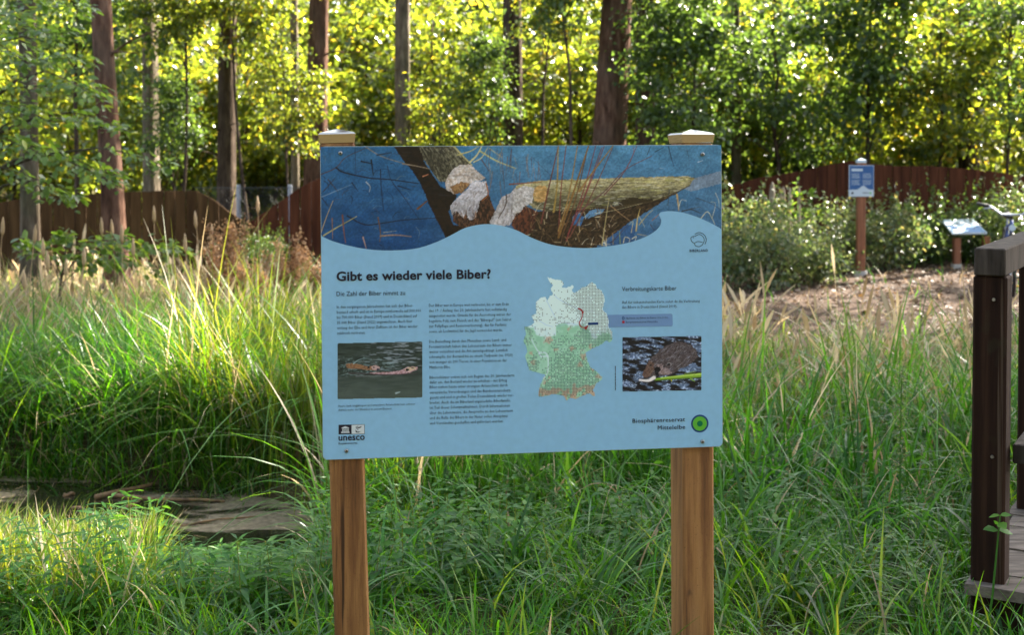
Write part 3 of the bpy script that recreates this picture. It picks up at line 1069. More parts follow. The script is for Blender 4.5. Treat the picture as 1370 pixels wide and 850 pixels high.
# ------------------------------------------------------------------ small blue sign on a red post
d = 15.4
pt, pb = at(1152, 213, d), at(1151, 372, d)
g = gzf(pb.x, d)
t = thing('post_sign', 'small dark blue sign on a slim red post before the right fence', 'sign', (pb.x, d, g - 0.02))
w = 0.095
MB().box(((pt.x + pb.x) / 2, d, (pt.z - 0.04 + g - 0.3) / 2), (w, w, pt.z - 0.04 - g + 0.3), bev=0.006).build('post', MT['red_post'], t)
MB().add([(pt.x + sx * .052, d + sy * .052, pt.z + z) for z in (-.045, -.008) for sx, sy in ((-1, -1), (1, -1), (1, 1), (-1, 1))] + [(pt.x, d, pt.z + .012)],
         [(0, 1, 5, 4), (1, 2, 6, 5), (2, 3, 7, 6), (3, 0, 4, 7), (4, 5, 8), (5, 6, 8), (6, 7, 8), (7, 4, 8), (3, 2, 1, 0)]).build('cap', MT['sign_pale'], t)
c0, c1 = at(1136, 221, d - .06), at(1169, 263, d - .06)
panel = MB().box(((c0.x + c1.x) / 2, d - .056, (c0.z + c1.z) / 2), (c1.x - c0.x, 0.008, c0.z - c1.z)).build('panel', MT['sign_pale'], t)
yy = d - .0615
w_, h_ = c1.x - c0.x, c0.z - c1.z
top = [(c0.x + .006, yy, c0.z - .006), (c1.x - .006, yy, c0.z - .006)]
low = [(c0.x + .006 + (w_ - .012) * (1 - q), yy, c0.z - h_ * (0.78 - 0.13 * math.exp(-((1 - q - .58) / .16) ** 2))) for q in np.linspace(0, 1, 17)]
MB().add(list(reversed(top + low)), [tuple(range(len(top + low)))]).build('blue_field', MT['sign_blue'], panel)
mb = MB()
rr = random.Random(3)


def flat_rect(mb, x0, x1, z0, z1, y):
    mb.add([(x0, y, z0), (x1, y, z0), (x1, y, z1), (x0, y, z1)], [(0, 1, 2, 3)])


flat_rect(mb, c0.x + .03, c0.x + .03 + w_ * .45, c0.z - h_ * .19, c0.z - h_ * .11, yy - .001)
for col_ in range(2):
    for ln_ in range(9):
        if ln_ == 4:
            continue
        x0 = c0.x + .03 + col_ * w_ * .45
        z0 = c0.z - h_ * (.27 + .042 * ln_)
        flat_rect(mb, x0, x0 + w_ * rr.uniform(.3, .37), z0 - .005, z0, yy - .001)
mb.build('text_line', MT['sign_pale'], panel)
mb = MB()
flat_rect(mb, c0.x + .03, c0.x + .055, c1.z + .03, c1.z + .055, yy)
flat_rect(mb, c0.x + w_ * .55, c0.x + w_ * .8, c1.z + .04, c1.z + .048, yy)
mb.build('logo', MT['ink'], panel)
mb = MB()
flat_rect(mb, c1.x - .05, c1.x - .03, c1.z + .032, c1.z + .052, yy)
mb.build('round_logo', MT['green_print'], panel)
MB().tube([(pb.x, d, g - 0.1), (pb.x, d, g + 0.07)], [0.1, 0.08], 12).build('foot', MT['concrete'], t)

# ------------------------------------------------------------------ low slanted table sign
d = 16.4
pl, pr = at(1280, 310, d), at(1319, 308, d + .15)
g = gzf(pl.x, d)
t = thing('table_sign', 'low table sign with a slanted pale panel on two brown legs', 'sign', ((pl.x + pr.x) / 2, d, g))
for p in (pl, pr):
    MB().box((p.x, p.y, (p.z - .13 + g) / 2), (0.085, 0.085, p.z - .03 - g), bev=0.005).build('leg', MT['red_post'], t)
    MB().box((p.x, p.y, g + 0.02), (0.11, 0.11, 0.1), bev=0.005).build('foot', MT['concrete'], t)
A, B = at(1274, 312, d - .12), at(1321, 311.5, d - .05)
C_, D_ = at(1302, 293, d + .42), at(1260, 294, d + .35)
nn = (B - A).cross(D_ - A).normalized() * 0.02
slab = MB().add([A, B, C_, D_] + [q - nn for q in (A, B, C_, D_)], [(0, 1, 2, 3), (7, 6, 5, 4), (0, 4, 5, 1), (1, 5, 6, 2), (2, 6, 7, 3), (3, 7, 4, 0)]).build('panel', MT['sign_pale'], t)
cen = (A + B + C_ + D_) / 4
MB().add([cen + (q - cen) * .93 + nn * .15 for q in (A, B, A.lerp(D_, .5), B.lerp(C_, .5))][:2] + [cen + (B.lerp(C_, .55) - cen) * .93 + nn * .15, cen + (A.lerp(D_, .5) - cen) * .93 + nn * .15],
         [(0, 1, 2, 3)]).build('printed_picture', MT['legend_blue'], slab)

# ------------------------------------------------------------------ bicycle at the right edge
hb = at(1351, 286, 13.0)
gx0, gy0 = hb.x + 0.02, 13.0
g = gzf(gx0, gy0)
t = thing('bicycle', 'dark bicycle facing the camera, parked behind the railing at right', 'bicycle', (gx0, gy0, g))
hd = Vector((0.30, 0.95, 0)).normalized()          # from the front wheel towards the rear
sd = Vector((hd.y, -hd.x, 0))
G = Vector((gx0, gy0, g))
up = Vector((0, 0, 1))
fw_c, rw_c = G + up * 0.34 - hd * 0.12, G + up * 0.34 + hd * 0.93
for c in (fw_c, rw_c):
    wo = MB().torus(c, sd, 0.325, 0.02, 44, 8).build('wheel', MT['black'], t, smooth=True)
    MB().torus(c, sd, 0.298, 0.01, 44, 6).build('rim', MT['galv'], wo, smooth=True)
    mb = MB()
    for k in range(18):
        a = k * math.pi / 9
        mb.tube([c + sd * (0.02 if k % 2 else -.02), c + (hd * math.cos(a) + up * math.sin(a)) * 0.295], 0.0015, 3, False)
    mb.tube([c - sd * .05, c + sd * .05], 0.018, 8)
    mb.build('spokes', MT['galv'], wo)
ht, hbm = G + up * 0.80 + hd * 0.05, G + up * 0.64 + hd * 0.02
st, bb = G + up * 0.72 + hd * 0.62, G + up * 0.29 + hd * 0.50
mb = MB()
mb.tube([ht, hbm], 0.022, 8).tube([ht - up * .03, st - up * .05], 0.016, 8).tube([hbm, bb], 0.018, 8).tube([bb, st], 0.016, 8)
for s in (-1, 1):
    mb.tube([bb, rw_c + sd * .055 * s], 0.009, 6).tube([st - up * .05, rw_c + sd * .055 * s], 0.008, 6)
mb.build('frame', MT['bike_blue'], t, smooth=True)
mb = MB()
for s in (-1, 1):
    mb.tube([hbm + sd * .04 * s, fw_c + sd * .05 * s], 0.011, 6)
mb.tube([hbm - sd * .05, hbm + sd * .05], 0.014, 6)
mb.build('fork', MT['bike_blue'], t, smooth=True)
hz = hb.z
stem_top = Vector((ht.x, ht.y, hz - 0.02))
MB().tube([ht, stem_top, stem_top - hd * 0.07], 0.014, 8).build('stem', MT['black'], t, smooth=True)
hc = stem_top - hd * 0.07
h_o = MB().tube([hc - sd * .31 + up * .11 + hd * .12, hc - sd * .2 + up * .09 + hd * .03, hc - sd * .1 + up * .01, hc + sd * .1 + up * .01, hc + sd * .2 + up * .09 + hd * .03, hc + sd * .31 + up * .11 + hd * .12], 0.0125, 8).build('handlebar', MT['galv'], t, smooth=True)
for s in (-1, 1):
    MB().tube([hc + sd * .21 * s + up * .092 + hd * .04, hc + sd * .33 * s + up * .115 + hd * .135], 0.018, 8).build('grip', MT['black'], h_o, smooth=True)
    MB().tube([hc + sd * .17 * s + up * .08 - hd * .01, hc + sd * .27 * s + up * .07 + hd * .01], 0.007, 6).build('brake_lever', MT['galv'], h_o, smooth=True)
mb = MB()
mb.tube([hc - up * .12 - hd * .03, hc - up * .12 - hd * .07], [0.025, 0.034], 12)
mb.build('headlight', MT['sign_pale'], t)
so = st + up * .07
MB().tube([st, so], 0.012, 8).build('seat_post', MT['galv'], t)
mb = MB()
mb.tube([so - hd * .14 + up * .02, so - hd * .05 + up * .03, so + hd * .06 + up * .035, so + hd * .13 + up * .03], [0.018, 0.025, 0.04, 0.03], 10)
mb.build('saddle', MT['black'], t, smooth=True)
mb = MB().torus(bb + sd * .05, sd, 0.085, 0.008, 28, 6)
for s in (-1, 1):
    e = bb + sd * .07 * s + (hd * .6 - up * .8) * 0.16 * s
    mb.tube([bb + sd * .06 * s, e], 0.01, 6).box(e + sd * .05 * s, (0.09, 0.08, 0.02))
mb.build('crank', MT['black'], t)

# ================================================================== the big information board
PC = Vector((0.036, 3.357, 1.212))
PA, PT, PR = R(6.95), R(0.75), R(0.29)
PW, PH = 1.07, 0.817
PU = Vector((math.cos(PA), math.sin(PA), 0))
_nh = Vector((math.sin(PA), -math.cos(PA), 0))
PV = Vector((0, 0, 1)) * math.cos(PT) - _nh * math.sin(PT)
PU, PV = PU * math.cos(PR) + PV * math.sin(PR), PV * math.cos(PR) - PU * math.sin(PR)
PN = PU.cross(PV)


def uv_of(px, py):
    d = ray(px, py)
    o = Vector((0, 0, EYE))
    t = (PC - o).dot(PN) / d.dot(PN)
    q = o + d * t - PC
    return q.dot(PU), q.dot(PV)


def onp(u, v, h=0.0):
    return PC + PU * u + PV * v + PN * h


def pp(px, py, h=0.0):
    return onp(*uv_of(px, py), h)


# homography pixel -> (u, v) for arrays
_src = [(427, 195), (966, 195), (966, 606), (430, 616), (700, 400), (500, 550)]
_A = []
for (x, y) in _src:
    uu, vv = uv_of(x, y)
    _A.append([x, y, 1, 0, 0, 0, -uu * x, -uu * y, -uu])
    _A.append([0, 0, 0, x, y, 1, -vv * x, -vv * y, -vv])
HM = np.linalg.svd(np.array(_A))[2][-1].reshape(3, 3)


def uv_np(X, Y):
    q = np.stack([X, Y, np.ones_like(X)], -1) @ HM.T
    return q[..., 0] / q[..., 2], q[..., 1] / q[..., 2]


base_c = onp(0, -PH / 2)
sign = thing('information_board', 'large light blue information board on two wooden posts in the grass', 'information board',
             (base_c.x, base_c.y + 0.15, gzf(base_c.x, base_c.y)))
S0 = origin_of(sign)

# posts behind the panel, each leaning with it
for (xb, xt, yaw, cap_px) in ((471.0, 450.8, PA + R(0.5), (428, 474)), (934.5, 932.5, PA + R(9), (907, 958))):
    hb_ = -0.0525 if cap_px[0] < 600 else -0.062
    top = pp(xt, 190, hb_)
    low = pp(xb, 850, hb_)
    ax = (low - top).normalized()
    s = (top.z + 0.22) / -ax.z
    foot = top + ax * s
    zc = -ax
    xc = Vector((math.cos(yaw), math.sin(yaw), 0))
    xc = (xc - zc * xc.dot(zc)).normalized()
    yc = zc.cross(xc)
    rot = Matrix((xc, yc, zc)).transposed()
    po = MB().box((top + foot) / 2, (0.0915, 0.0915, (top - foot).length), rot, bev=0.006).build('post', MT['post_wood'], sign)
    mb = MB()
    hw = 0.0485
    rows = [(-0.002, hw - 0.0035), (0.021, hw), (0.0255, hw - 0.005), (0.036, 0.0)]
    vs = []
    for z, w in rows[:3]:
        for sx, sy in ((-1, -1), (1, -1), (1, 1), (-1, 1)):
            vs.append(top + xc * sx * w + yc * sy * w + zc * z)
    vs.append(top + zc * rows[3][0])
    fs = [(0, 3, 2, 1)]
    for i in range(2):
        for k in range(4):
            fs.append((i * 4 + k, i * 4 + (k + 1) % 4, i * 4 + 4 + (k + 1) % 4, i * 4 + 4 + k))
    fs += [(8 + k, 8 + (k + 1) % 4, 12) for k in range(4)]
    mb.add(vs, fs)
    mb.build('metal_cap', MT['steel'], sign)

# panel slab with rounded corners
rad = 0.012
loop = []
for (sx, sy, a0) in ((1, 1, 0), (-1, 1, 90), (-1, -1, 180), (1, -1, 270)):
    for k in range(6):
        a = R(a0 + 18 * k)
        loop.append((sx * (PW / 2 - rad) + rad * math.cos(a), sy * (PH / 2 - rad) + rad * math.sin(a)))
n = len(loop)
mb = MB()
mb.add([onp(u, v, 0) for u, v in loop] + [onp(u, v, -0.005) for u, v in loop],
       [tuple(range(n)), tuple(range(2 * n - 1, n - 1, -1))] + [(i, n + i, n + (i + 1) % n, (i + 1) % n) for i in range(n)])
panel = mb.build('panel', MT['panel_edge'], sign)

# the wave: light blue field below the picture
WAVE = [(426, 313.5), (428.5, 315), (445, 322.6), (473, 330.2), (500.5, 334.4), (530, 335), (557.7, 332.3), (581, 325), (602, 315.4), (621, 305.5), (640, 300.8), (657, 300), (674, 302.7),
        (692, 308.5), (711, 318), (732.4, 326), (753.5, 330), (781, 332), (808.6, 330.2), (838, 325.4), (859.5, 318.6), (874, 311), (882.5, 302.7), (884.5, 294.5), (882, 288.5), (882.5, 285.2), (886, 283.4),
        (897.6, 282.4), (914.6, 284.7), (931.5, 290), (948.5, 297.4), (967, 307.2)]


def smooth_curve(pts, sub=5):
    P = [np.array(p, float) for p in pts]
    P = [2 * P[0] - P[1]] + P + [2 * P[-1] - P[-2]]
    out = []
    for i in range(1, len(P) - 2):
        for k in range(sub):
            t = k / sub
            a, b, c, d = P[i - 1], P[i], P[i + 1], P[i + 2]
            out.append(0.5 * (2 * b + (c - a) * t + (2 * a - 5 * b + 4 * c - d) * t * t + (3 * b - a - 3 * c + d) * t ** 3))
    out.append(P[-2])
    return out


wv = [uv_of(*p) for p in smooth_curve(WAVE)]
e_ = 0.0012
wv = [(min(max(u, -PW / 2 + e_), PW / 2 - e_), v) for u, v in wv]
lowc = [(u * (1 - 2 * e_ / PW), v * (1 - 2 * e_ / PH)) for u, v in loop if v < 0]
field_loop = wv + list(reversed(lowc))
field_loop = list(reversed(field_loop))
MB().add([onp(u, v, 0.0008) for u, v in field_loop], [tuple(range(len(field_loop)))]).build('blue_field', MT['panel_blue'], panel)


# ------------------------------------------------------------------ printed pictures, painted point by point
def in_poly(X, Y, P):
    c = np.zeros(X.shape, bool)
    n = len(P)
    for i in range(n):
        x0, y0 = P[i]
        x1, y1 = P[(i + 1) % n]
        if y0 == y1:
            continue
        c ^= ((Y < y0) != (Y < y1)) & (X < (x1 - x0) * (Y - y0) / (y1 - y0) + x0)
    return c


class Canvas:
    def __init__(self, x0, y0, x1, y1, step):
        self.xs = np.arange(x0, x1 + step * .5, step)
        self.ys = np.arange(y0, y1 + step * .5, step)
        self.X, self.Y = np.meshgrid(self.xs, self.ys)
        self.C = np.zeros(self.X.shape + (3,))
        self.jx = (fnoise(self.X * 0.35, self.Y * 0.35, 91, 3) - .5) * 3
        self.jy = (fnoise(self.X * 0.35, self.Y * 0.35, 92, 3) - .5) * 3

    def put(self, mask, col):
        m = np.clip(np.asarray(mask, float), 0, 1)[..., None]
        self.C = self.C * (1 - m) + np.asarray(col, float) * m

    def poly(self, P, col, rough=1.0, noise=None):
        m = in_poly(self.X + self.jx * rough, self.Y + self.jy * rough, P)
        if noise is not None:
            c2, sx, sy, seed, lo, hi = noise
            k = sstep(lo - .12, hi + .12, fnoise(self.X * sx * 1.6, self.Y * sy * 1.6, seed, 4))[..., None]
            col = np.asarray(col, float) * (1 - k) + np.asarray(c2, float) * k
        self.put(m, col)
        return m

    def line(self, pts, w, col, alpha=1.0):
        if len(pts) > 2:
            pts = smooth_curve(pts, 4)
        pa = np.array(pts, float)
        st = self.xs[1] - self.xs[0]
        i0, i1 = [int(np.clip(v, 0, len(self.xs))) for v in ((pa[:, 0].min() - w - 2 - self.xs[0]) / st, (pa[:, 0].max() + w + 2 - self.xs[0]) / st + 1)]
        j0, j1 = [int(np.clip(v, 0, len(self.ys))) for v in ((pa[:, 1].min() - w - 2 - self.ys[0]) / st, (pa[:, 1].max() + w + 2 - self.ys[0]) / st + 1)]
        if i1 <= i0 or j1 <= j0:
            return
        X, Y = self.X[j0:j1, i0:i1], self.Y[j0:j1, i0:i1]
        best = np.full(X.shape, 1e9)
        n = len(pts) - 1
        for i in range(n):
            (ax, ay), (bx, by) = pts[i], pts[i + 1]
            dx, dy = bx - ax, by - ay
            t = np.clip(((X - ax) * dx + (Y - ay) * dy) / (dx * dx + dy * dy + 1e-9), 0, 1)
            ww = w * (1 - 0.5 * (i + t) / n)
            best = np.minimum(best, np.hypot(X - ax - dx * t, Y - ay - dy * t) - ww / 2)
        m = (np.clip(0.5 - best / 0.9, 0, 1) * alpha)[..., None]
        self.C[j0:j1, i0:i1] = self.C[j0:j1, i0:i1] * (1 - m) + np.asarray(col, float) * m

    def strokes(self, P, n, ang, ln_, cols, seed, w=(0.6, 1.3), alpha=0.6, spread=0.3):
        """short strokes inside a polygon, for chips, bark and fur"""
        r = random.Random(seed)
        pa = np.array(P)
        lo, hi = pa.min(0), pa.max(0)
        k = 0
        while k < n:
            x, y = r.uniform(lo[0], hi[0]), r.uniform(lo[1], hi[1])
            k += 1
            if not in_poly(np.array([[x]]), np.array([[y]]), P)[0, 0]:
                continue
            a = ang + r.uniform(-spread, spread)
            l = r.uniform(*ln_)
            self.line([(x, y), (x + l * math.cos(a), y + l * math.sin(a))], r.uniform(*w), r.choice(cols), alpha)

    def shade(self, m, f):
        self.C = np.where(m[..., None], self.C * f[..., None], self.C)

    def mesh(self, name, h, keep=None, gain=1.0):
        U, Vv = uv_np(self.X, self.Y)
        lin = np.clip(self.C, 0, 255) / 255.0
        lin = np.where(lin <= 0.04045, lin / 12.92, ((lin + 0.055) / 1.055) ** 2.4) * gain
        e = 0.0012
        U = np.clip(U, -PW / 2 + e, PW / 2 - e)
        Vv = np.clip(Vv, -PH / 2 + e, PH / 2 - e)
        W = np.array(PC) + U[..., None] * np.array(PU) + Vv[..., None] * np.array(PV) + h * np.array(PN) - np.array(S0)
        nx, ny = len(self.xs), len(self.ys)
        i = np.arange(ny - 1)[:, None] * nx + np.arange(nx - 1)[None, :]
        if keep is not None:
            i = i[keep[:-1, :-1]]
        i = i.ravel()
        Fq = np.stack([i + nx, i + nx + 1, i + 1, i], 1)
        return mesh_fast(name, W.reshape(-1, 3), Fq, np.clip(lin, 0, 1).reshape(-1, 3))


A1 = lambda L: [(420 + x / 4.722, 165 + y / 4.722) for x, y in L]
A2 = lambda L: [(690 + x / 4.722, 165 + y / 4.722) for x, y in L]
PG = np.array([1.35, 1.32, 1.4])      # how light the print is, against the shaded look in the photograph

cv = Canvas(427, 193.5, 967, 337, 0.85)
X, Y = cv.X, cv.Y
tL = np.clip((Y - 195) / 135, 0, 1)[..., None]
left = np.array([46, 92, 128.]) * (1 - tL) + np.array([24, 62, 104.]) * tL
right = np.array([74, 122, 152.]) * (1 - tL) + np.array([58, 92, 125.]) * tL
k = sstep(540, 690, X)[..., None]
cv.C = left * (1 - k) + right * k
cv.C += ((fnoise(X * 0.05, Y * 0.12, 4, 4) - .5) * 26)[..., None]
cv.poly([(905, 250), (930, 238), (967, 228), (967, 245), (925, 256)], (112, 128, 145), 0.6)
# fine things afloat on the left
r1 = random.Random(12)
for k in range(34):
    x, y = r1.uniform(430, 570), r1.uniform(200, 330)
    a = r1.uniform(-1.2, 1.2)
    l = r1.uniform(4, 17)
    cv.line([(x, y), (x + l * .5 * math.cos(a), y + l * .5 * math.sin(a)), (x + l * math.cos(a + .4), y + l * math.sin(a + .4))], r1.uniform(.5, 1.0), r1.choice([(15, 30, 50), (20, 25, 35), (70, 60, 70), (110, 115, 120), (90, 120, 140)]), 0.8)
for pts, w, c in (
    ([(40, 325), (140, 280), (200, 215), (330, 155)], 7, (70, 55, 60)), ([(140, 280), (190, 310), (350, 345), (480, 355), (660, 380)], 10, (24, 24, 34)),
    ([(330, 150), (420, 205), (560, 250), (740, 290)], 7, (120, 112, 100)), ([(420, 290), (425, 400), (440, 550)], 7, (25, 35, 55)), ([(500, 380), (570, 470), (660, 600)], 6, (28, 38, 58)),
    ([(210, 585), (320, 640), (440, 630), (560, 612), (770, 598)], 8, (26, 30, 42)), ([(405, 595), (420, 690), (415, 750)], 9, (95, 70, 55)), ([(420, 712), (520, 706), (615, 716)], 11, (130, 105, 88)),
    ([(45, 690), (80, 590), (120, 490)], 7, (170, 140, 105)), ([(60, 710), (160, 650), (270, 588)], 9, (150, 140, 90)), ([(180, 580), (190, 690), (200, 755)], 10, (110, 70, 60)), ([(115, 600), (118, 730)], 8, (120, 90, 80)),
    ([(310, 720), (330, 790)], 10, (150, 120, 110)), ([(90, 355), (150, 430)], 7, (60, 50, 55)), ([(50, 470), (90, 525)], 6, (30, 30, 42)), ([(60, 430), (130, 350)], 6, (50, 45, 55)), ([(50, 465), (240, 385)], 6, (100, 120, 140)),
    ([(300, 240), (370, 255)], 10, (20, 25, 35)), ([(362, 230), (375, 330)], 9, (20, 25, 35)), ([(330, 370), (355, 400), (350, 432)], 7, (150, 150, 150)), ([(400, 200), (490, 185)], 10, (35, 45, 60)),
    ([(465, 270), (480, 340), (500, 380)], 5, (30, 42, 62)), ([(530, 395), (610, 420)], 8, (24, 30, 44)), ([(440, 690), (520, 680)], 6, (120, 120, 120)), ([(240, 375), (280, 430)], 7, (26, 34, 50)), ([(260, 160), (265, 330)], 4, (40, 55, 75))):
    cv.line(A1(pts), w / 4.722, c)
# dark reflection of the leaning trunk
cv.poly(A1([(495, 130), (560, 230), (620, 300), (660, 360), (700, 440), (730, 520), (780, 620), (832, 722), (840, 760), (980, 760), (960, 660), (880, 640), (850, 560), (905, 455), (800, 400), (700, 250), (660, 130)]), (38, 26, 18), 0.5, ((24, 17, 14), .12, .12, 3, .4, .7))
cv.line(A1([(560, 255), (640, 268), (745, 290)]), 1.7, (128, 112, 92))
cv.line(A1([(690, 335), (722, 322)]), 2, (170, 110, 80))
cv.line(A1([(655, 540), (715, 490)]), 3, (92, 62, 40))
# leaning trunk, upper part with bark
cv.poly(A1([(655, 130), (880, 130), (930, 190), (1000, 262), (935, 275), (880, 300), (850, 335), (845, 380), (790, 365), (735, 290), (690, 220)]), (112, 106, 84), 0.9, ((66, 60, 46), .35, .2, 5, .42, .58))
BARK = A1([(670, 140), (880, 140), (930, 190), (990, 262), (880, 300), (850, 335), (790, 365), (735, 290)])
cv.shade(in_poly(X, Y, BARK), 0.72 + 0.5 * sstep(560, 632, X - (Y - 195) * .55))
cv.strokes(BARK, 240, 0.95, (3, 8), [(42, 38, 30), (150, 146, 122), (58, 52, 40), (126, 122, 96), (34, 30, 24)], 1, (.7, 1.5), .7, .35)
cv.line(A1([(880, 140), (950, 215), (1000, 265)]), 2.4, (165, 155, 105))
for k in range(7):
    x = 690 + k * 30
    cv.line(A1([(x, 150), (x + 60, 230), (x + 95, 300)]), 1.0, (46, 42, 34), .7)
# yellow and grey twigs behind
for pts, w, c in (([(905, 200), (990, 175), (1040, 145)], 9, (165, 155, 95)), ([(985, 245), (1030, 200), (1060, 145)], 13, (185, 178, 130)), ([(1050, 175), (1150, 235), (1275, 285)], 11, (165, 160, 105)),
                  ([(1010, 245), (1060, 215), (1100, 150)], 8, (175, 165, 115)), ([(1060, 230), (1105, 300)], 7, (80, 60, 60)), ([(1110, 160), (1190, 215)], 7, (150, 145, 110))):
    cv.line(A1(pts), w / 4.722, c)
r1 = random.Random(4)
for k in range(34):
    x = r1.uniform(1080, 1420)
    y = r1.uniform(150, 380)
    cv.line(A1([(x, y), (x + r1.uniform(-25, 20), y + r1.uniform(60, 140))]), r1.uniform(.5, 1.3), r1.choice([(105, 82, 78), (80, 62, 66), (140, 125, 110), (120, 95, 85)]), 0.8)
# gnawed ends
cv.poly(A1([(850, 330), (880, 290), (920, 262), (990, 258), (1030, 300), (1082, 345), (1060, 362), (1010, 362), (970, 395), (930, 432), (890, 446), (835, 420), (830, 375)]), (192, 182, 176), 0.7, ((170, 152, 136), .2, .25, 8, .42, .62))
cv.strokes(A1([(850, 330), (920, 262), (990, 258), (1082, 345), (1010, 362), (890, 446), (830, 400)]), 150, 0.5, (2, 6), [(222, 216, 210), (150, 132, 118), (206, 196, 186), (120, 96, 78)], 2, (.6, 1.4), .6, .9)
cv.poly(A1([(860, 400), (930, 370), (985, 385), (935, 440), (890, 446)]), (150, 112, 72), 0.8, ((118, 86, 54), .2, .2, 9, .4, .6))
cv.strokes(A1([(850, 400), (930, 370), (985, 385), (890, 446)]), 60, 0.9, (2, 5), [(176, 142, 100), (96, 66, 40), (190, 160, 120)], 3, (.6, 1.2), .6, .6)
cv.line(A1([(870, 330), (960, 330), (1060, 360)]), 1.0, (120, 100, 90), .6)
cv.poly(A1([(870, 540), (1040, 470), (1105, 440), (1120, 500), (1145, 560), (1110, 660), (960, 680), (880, 620)]), (88, 58, 40), 0.9, ((40, 28, 22), .3, .2, 10, .4, .6))
cv.poly(A1([(1000, 362), (1085, 368), (1100, 400), (1095, 450), (1050, 490), (1035, 545), (1015, 600), (985, 610), (960, 570), (945, 600), (900, 550), (868, 575), (862, 520), (915, 460), (975, 410)]), (182, 177, 180), 0.8, ((160, 152, 150), .2, .3, 11, .45, .65))
ST = A1([(1000, 362), (1085, 368), (1100, 400), (1095, 450), (1050, 490), (1015, 600), (960, 580), (868, 575), (862, 520), (975, 410)])
cv.shade(in_poly(X, Y, ST), 1.1 - 0.3 * sstep(255, 292, Y))
cv.strokes(ST, 170, 2.0, (2, 7), [(214, 210, 214), (140, 128, 124), (196, 190, 192), (112, 92, 84)], 4, (.6, 1.4), .55, .5)
cv.strokes(A1([(880, 580), (1050, 500), (1140, 560), (1100, 650), (960, 670)]), 120, 1.5, (3, 7), [(52, 34, 26), (120, 78, 52), (30, 22, 18), (146, 104, 72)], 5, (.6, 1.4), .65, .4)
cv.line(A1([(1088, 380), (1100, 450), (1060, 490)]), 1.6, (165, 96, 45))
cv.poly(A1([(1108, 630), (1150, 540), (1190, 462), (1240, 440), (1270, 410), (1330, 385), (1345, 560), (1270, 600), (1235, 645), (1160, 650)]), (174, 168, 168), 0.8, ((146, 136, 130), .22, .16, 12, .45, .65))
cv.strokes(A1([(1108, 630), (1190, 462), (1270, 410), (1345, 400), (1345, 560), (1235, 645)]), 150, 1.9, (3, 8), [(208, 202, 202), (118, 106, 98), (192, 186, 184), (84, 68, 60)], 6, (.6, 1.4), .55, .4)
cv.line(A1([(1215, 450), (1210, 520), (1165, 600)]), 1.6, (70, 55, 48))
cv.poly(A1([(1245, 640), (1275, 575), (1345, 560), (1345, 700), (1280, 690)]), (112, 66, 42), 0.9, ((60, 36, 26), .3, .12, 13, .4, .6))
# fallen log on the right, and the dark below it
cv.poly(A2([(300, 545), (560, 530), (800, 500), (1000, 440), (1060, 415), (880, 525), (720, 625), (560, 745), (480, 800), (200, 800), (60, 700), (90, 560)]), (66, 50, 33), 0.9, ((38, 28, 20), .3, .3, 14, .4, .6))
cv.poly(A2([(0, 570), (60, 520), (140, 560), (120, 660), (70, 710), (0, 680)]), (98, 56, 38), 0.9, ((52, 32, 26), .3, .14, 15, .4, .6))
cv.poly(A2([(355, 590), (400, 555), (430, 600), (410, 650), (360, 640)]), (52, 92, 135), 0.6)
cv.poly(A2([(420, 600), (480, 545), (560, 540), (540, 570), (460, 600)]), (92, 128, 160), 0.9)
cv.poly(A2([(590, 720), (700, 640), (760, 650), (740, 760), (640, 775), (560, 765)]), (48, 80, 118), 0.9)
cv.poly(A2([(0, 395), (70, 372), (150, 362), (350, 355), (600, 346), (880, 338), (1085, 334), (1128, 346), (1100, 390), (1000, 438), (880, 488), (800, 505), (720, 478), (640, 515), (560, 530), (350, 548), (200, 558), (110, 535), (60, 480), (0, 470)]), (156, 146, 108), 0.7, ((124, 114, 78), .2, .5, 16, .42, .62))
LOG = A2([(0, 395), (150, 362), (600, 346), (1085, 334), (1128, 346), (1000, 438), (800, 505), (560, 530), (200, 558), (60, 480)])
cv.shade(in_poly(X, Y, LOG), 1.18 - 0.62 * sstep(0.1, 1.0, (Y - 238) / (44 - 0.075 * (X - 700))))
cv.strokes(LOG, 620, -0.02, (4, 13), [(72, 64, 42), (192, 186, 158), (150, 146, 74), (98, 88, 60), (206, 200, 182), (54, 46, 32), (166, 158, 92)], 7, (.6, 1.5), .6, .12)
cv.strokes(A2([(560, 536), (800, 505), (1000, 440), (880, 520), (720, 620), (560, 740), (320, 780), (250, 700)]), 260, -0.5, (3, 10), [(92, 72, 48), (34, 26, 18), (116, 92, 60), (52, 40, 28)], 8, (.6, 1.4), .6, .4)
r1 = random.Random(21)
for k in range(46):
    x, y = r1.uniform(180, 1050), r1.uniform(350, 500)
    if y > 540 - (x - 100) * 0.14:
        continue
    cv.line(A2([(x, y), (x + r1.uniform(20, 60), y + r1.uniform(-4, 3))]), r1.uniform(.6, 1.2), r1.choice([(70, 64, 40), (188, 182, 150), (150, 148, 70), (90, 82, 55), (196, 192, 172)]), 0.75)
cv.poly(A2([(640, 500), (720, 470), (860, 480), (880, 490), (760, 515), (660, 540)]), (52, 42, 26), 1.0)
cv.line(A2([(560, 536), (760, 512), (900, 482), (1010, 438), (1100, 392)]), 2.2, (74, 60, 38), .8)
cv.poly(A2([(100, 415), (150, 392), (195, 400), (200, 470), (170, 500), (120, 495)]), (196, 158, 98), 0.8, ((165, 125, 72), .25, .25, 17, .4, .6))
cv.poly(A2([(0, 418), (60, 392), (115, 410), (105, 500), (60, 520), (30, 560), (-20, 575), (-20, 430)]), (188, 182, 178), 0.8, ((158, 148, 140), .25, .2, 18, .45, .62))
cv.strokes(A2([(-20, 430), (60, 392), (115, 410), (105, 500), (-20, 575)]), 90, 0.9, (2, 6), [(216, 212, 208), (128, 116, 106), (200, 194, 190)], 9, (.6, 1.3), .6, .7)
cv.line(A2([(-40, 385), (60, 378), (160, 372)]), 1.6, (125, 66, 40))
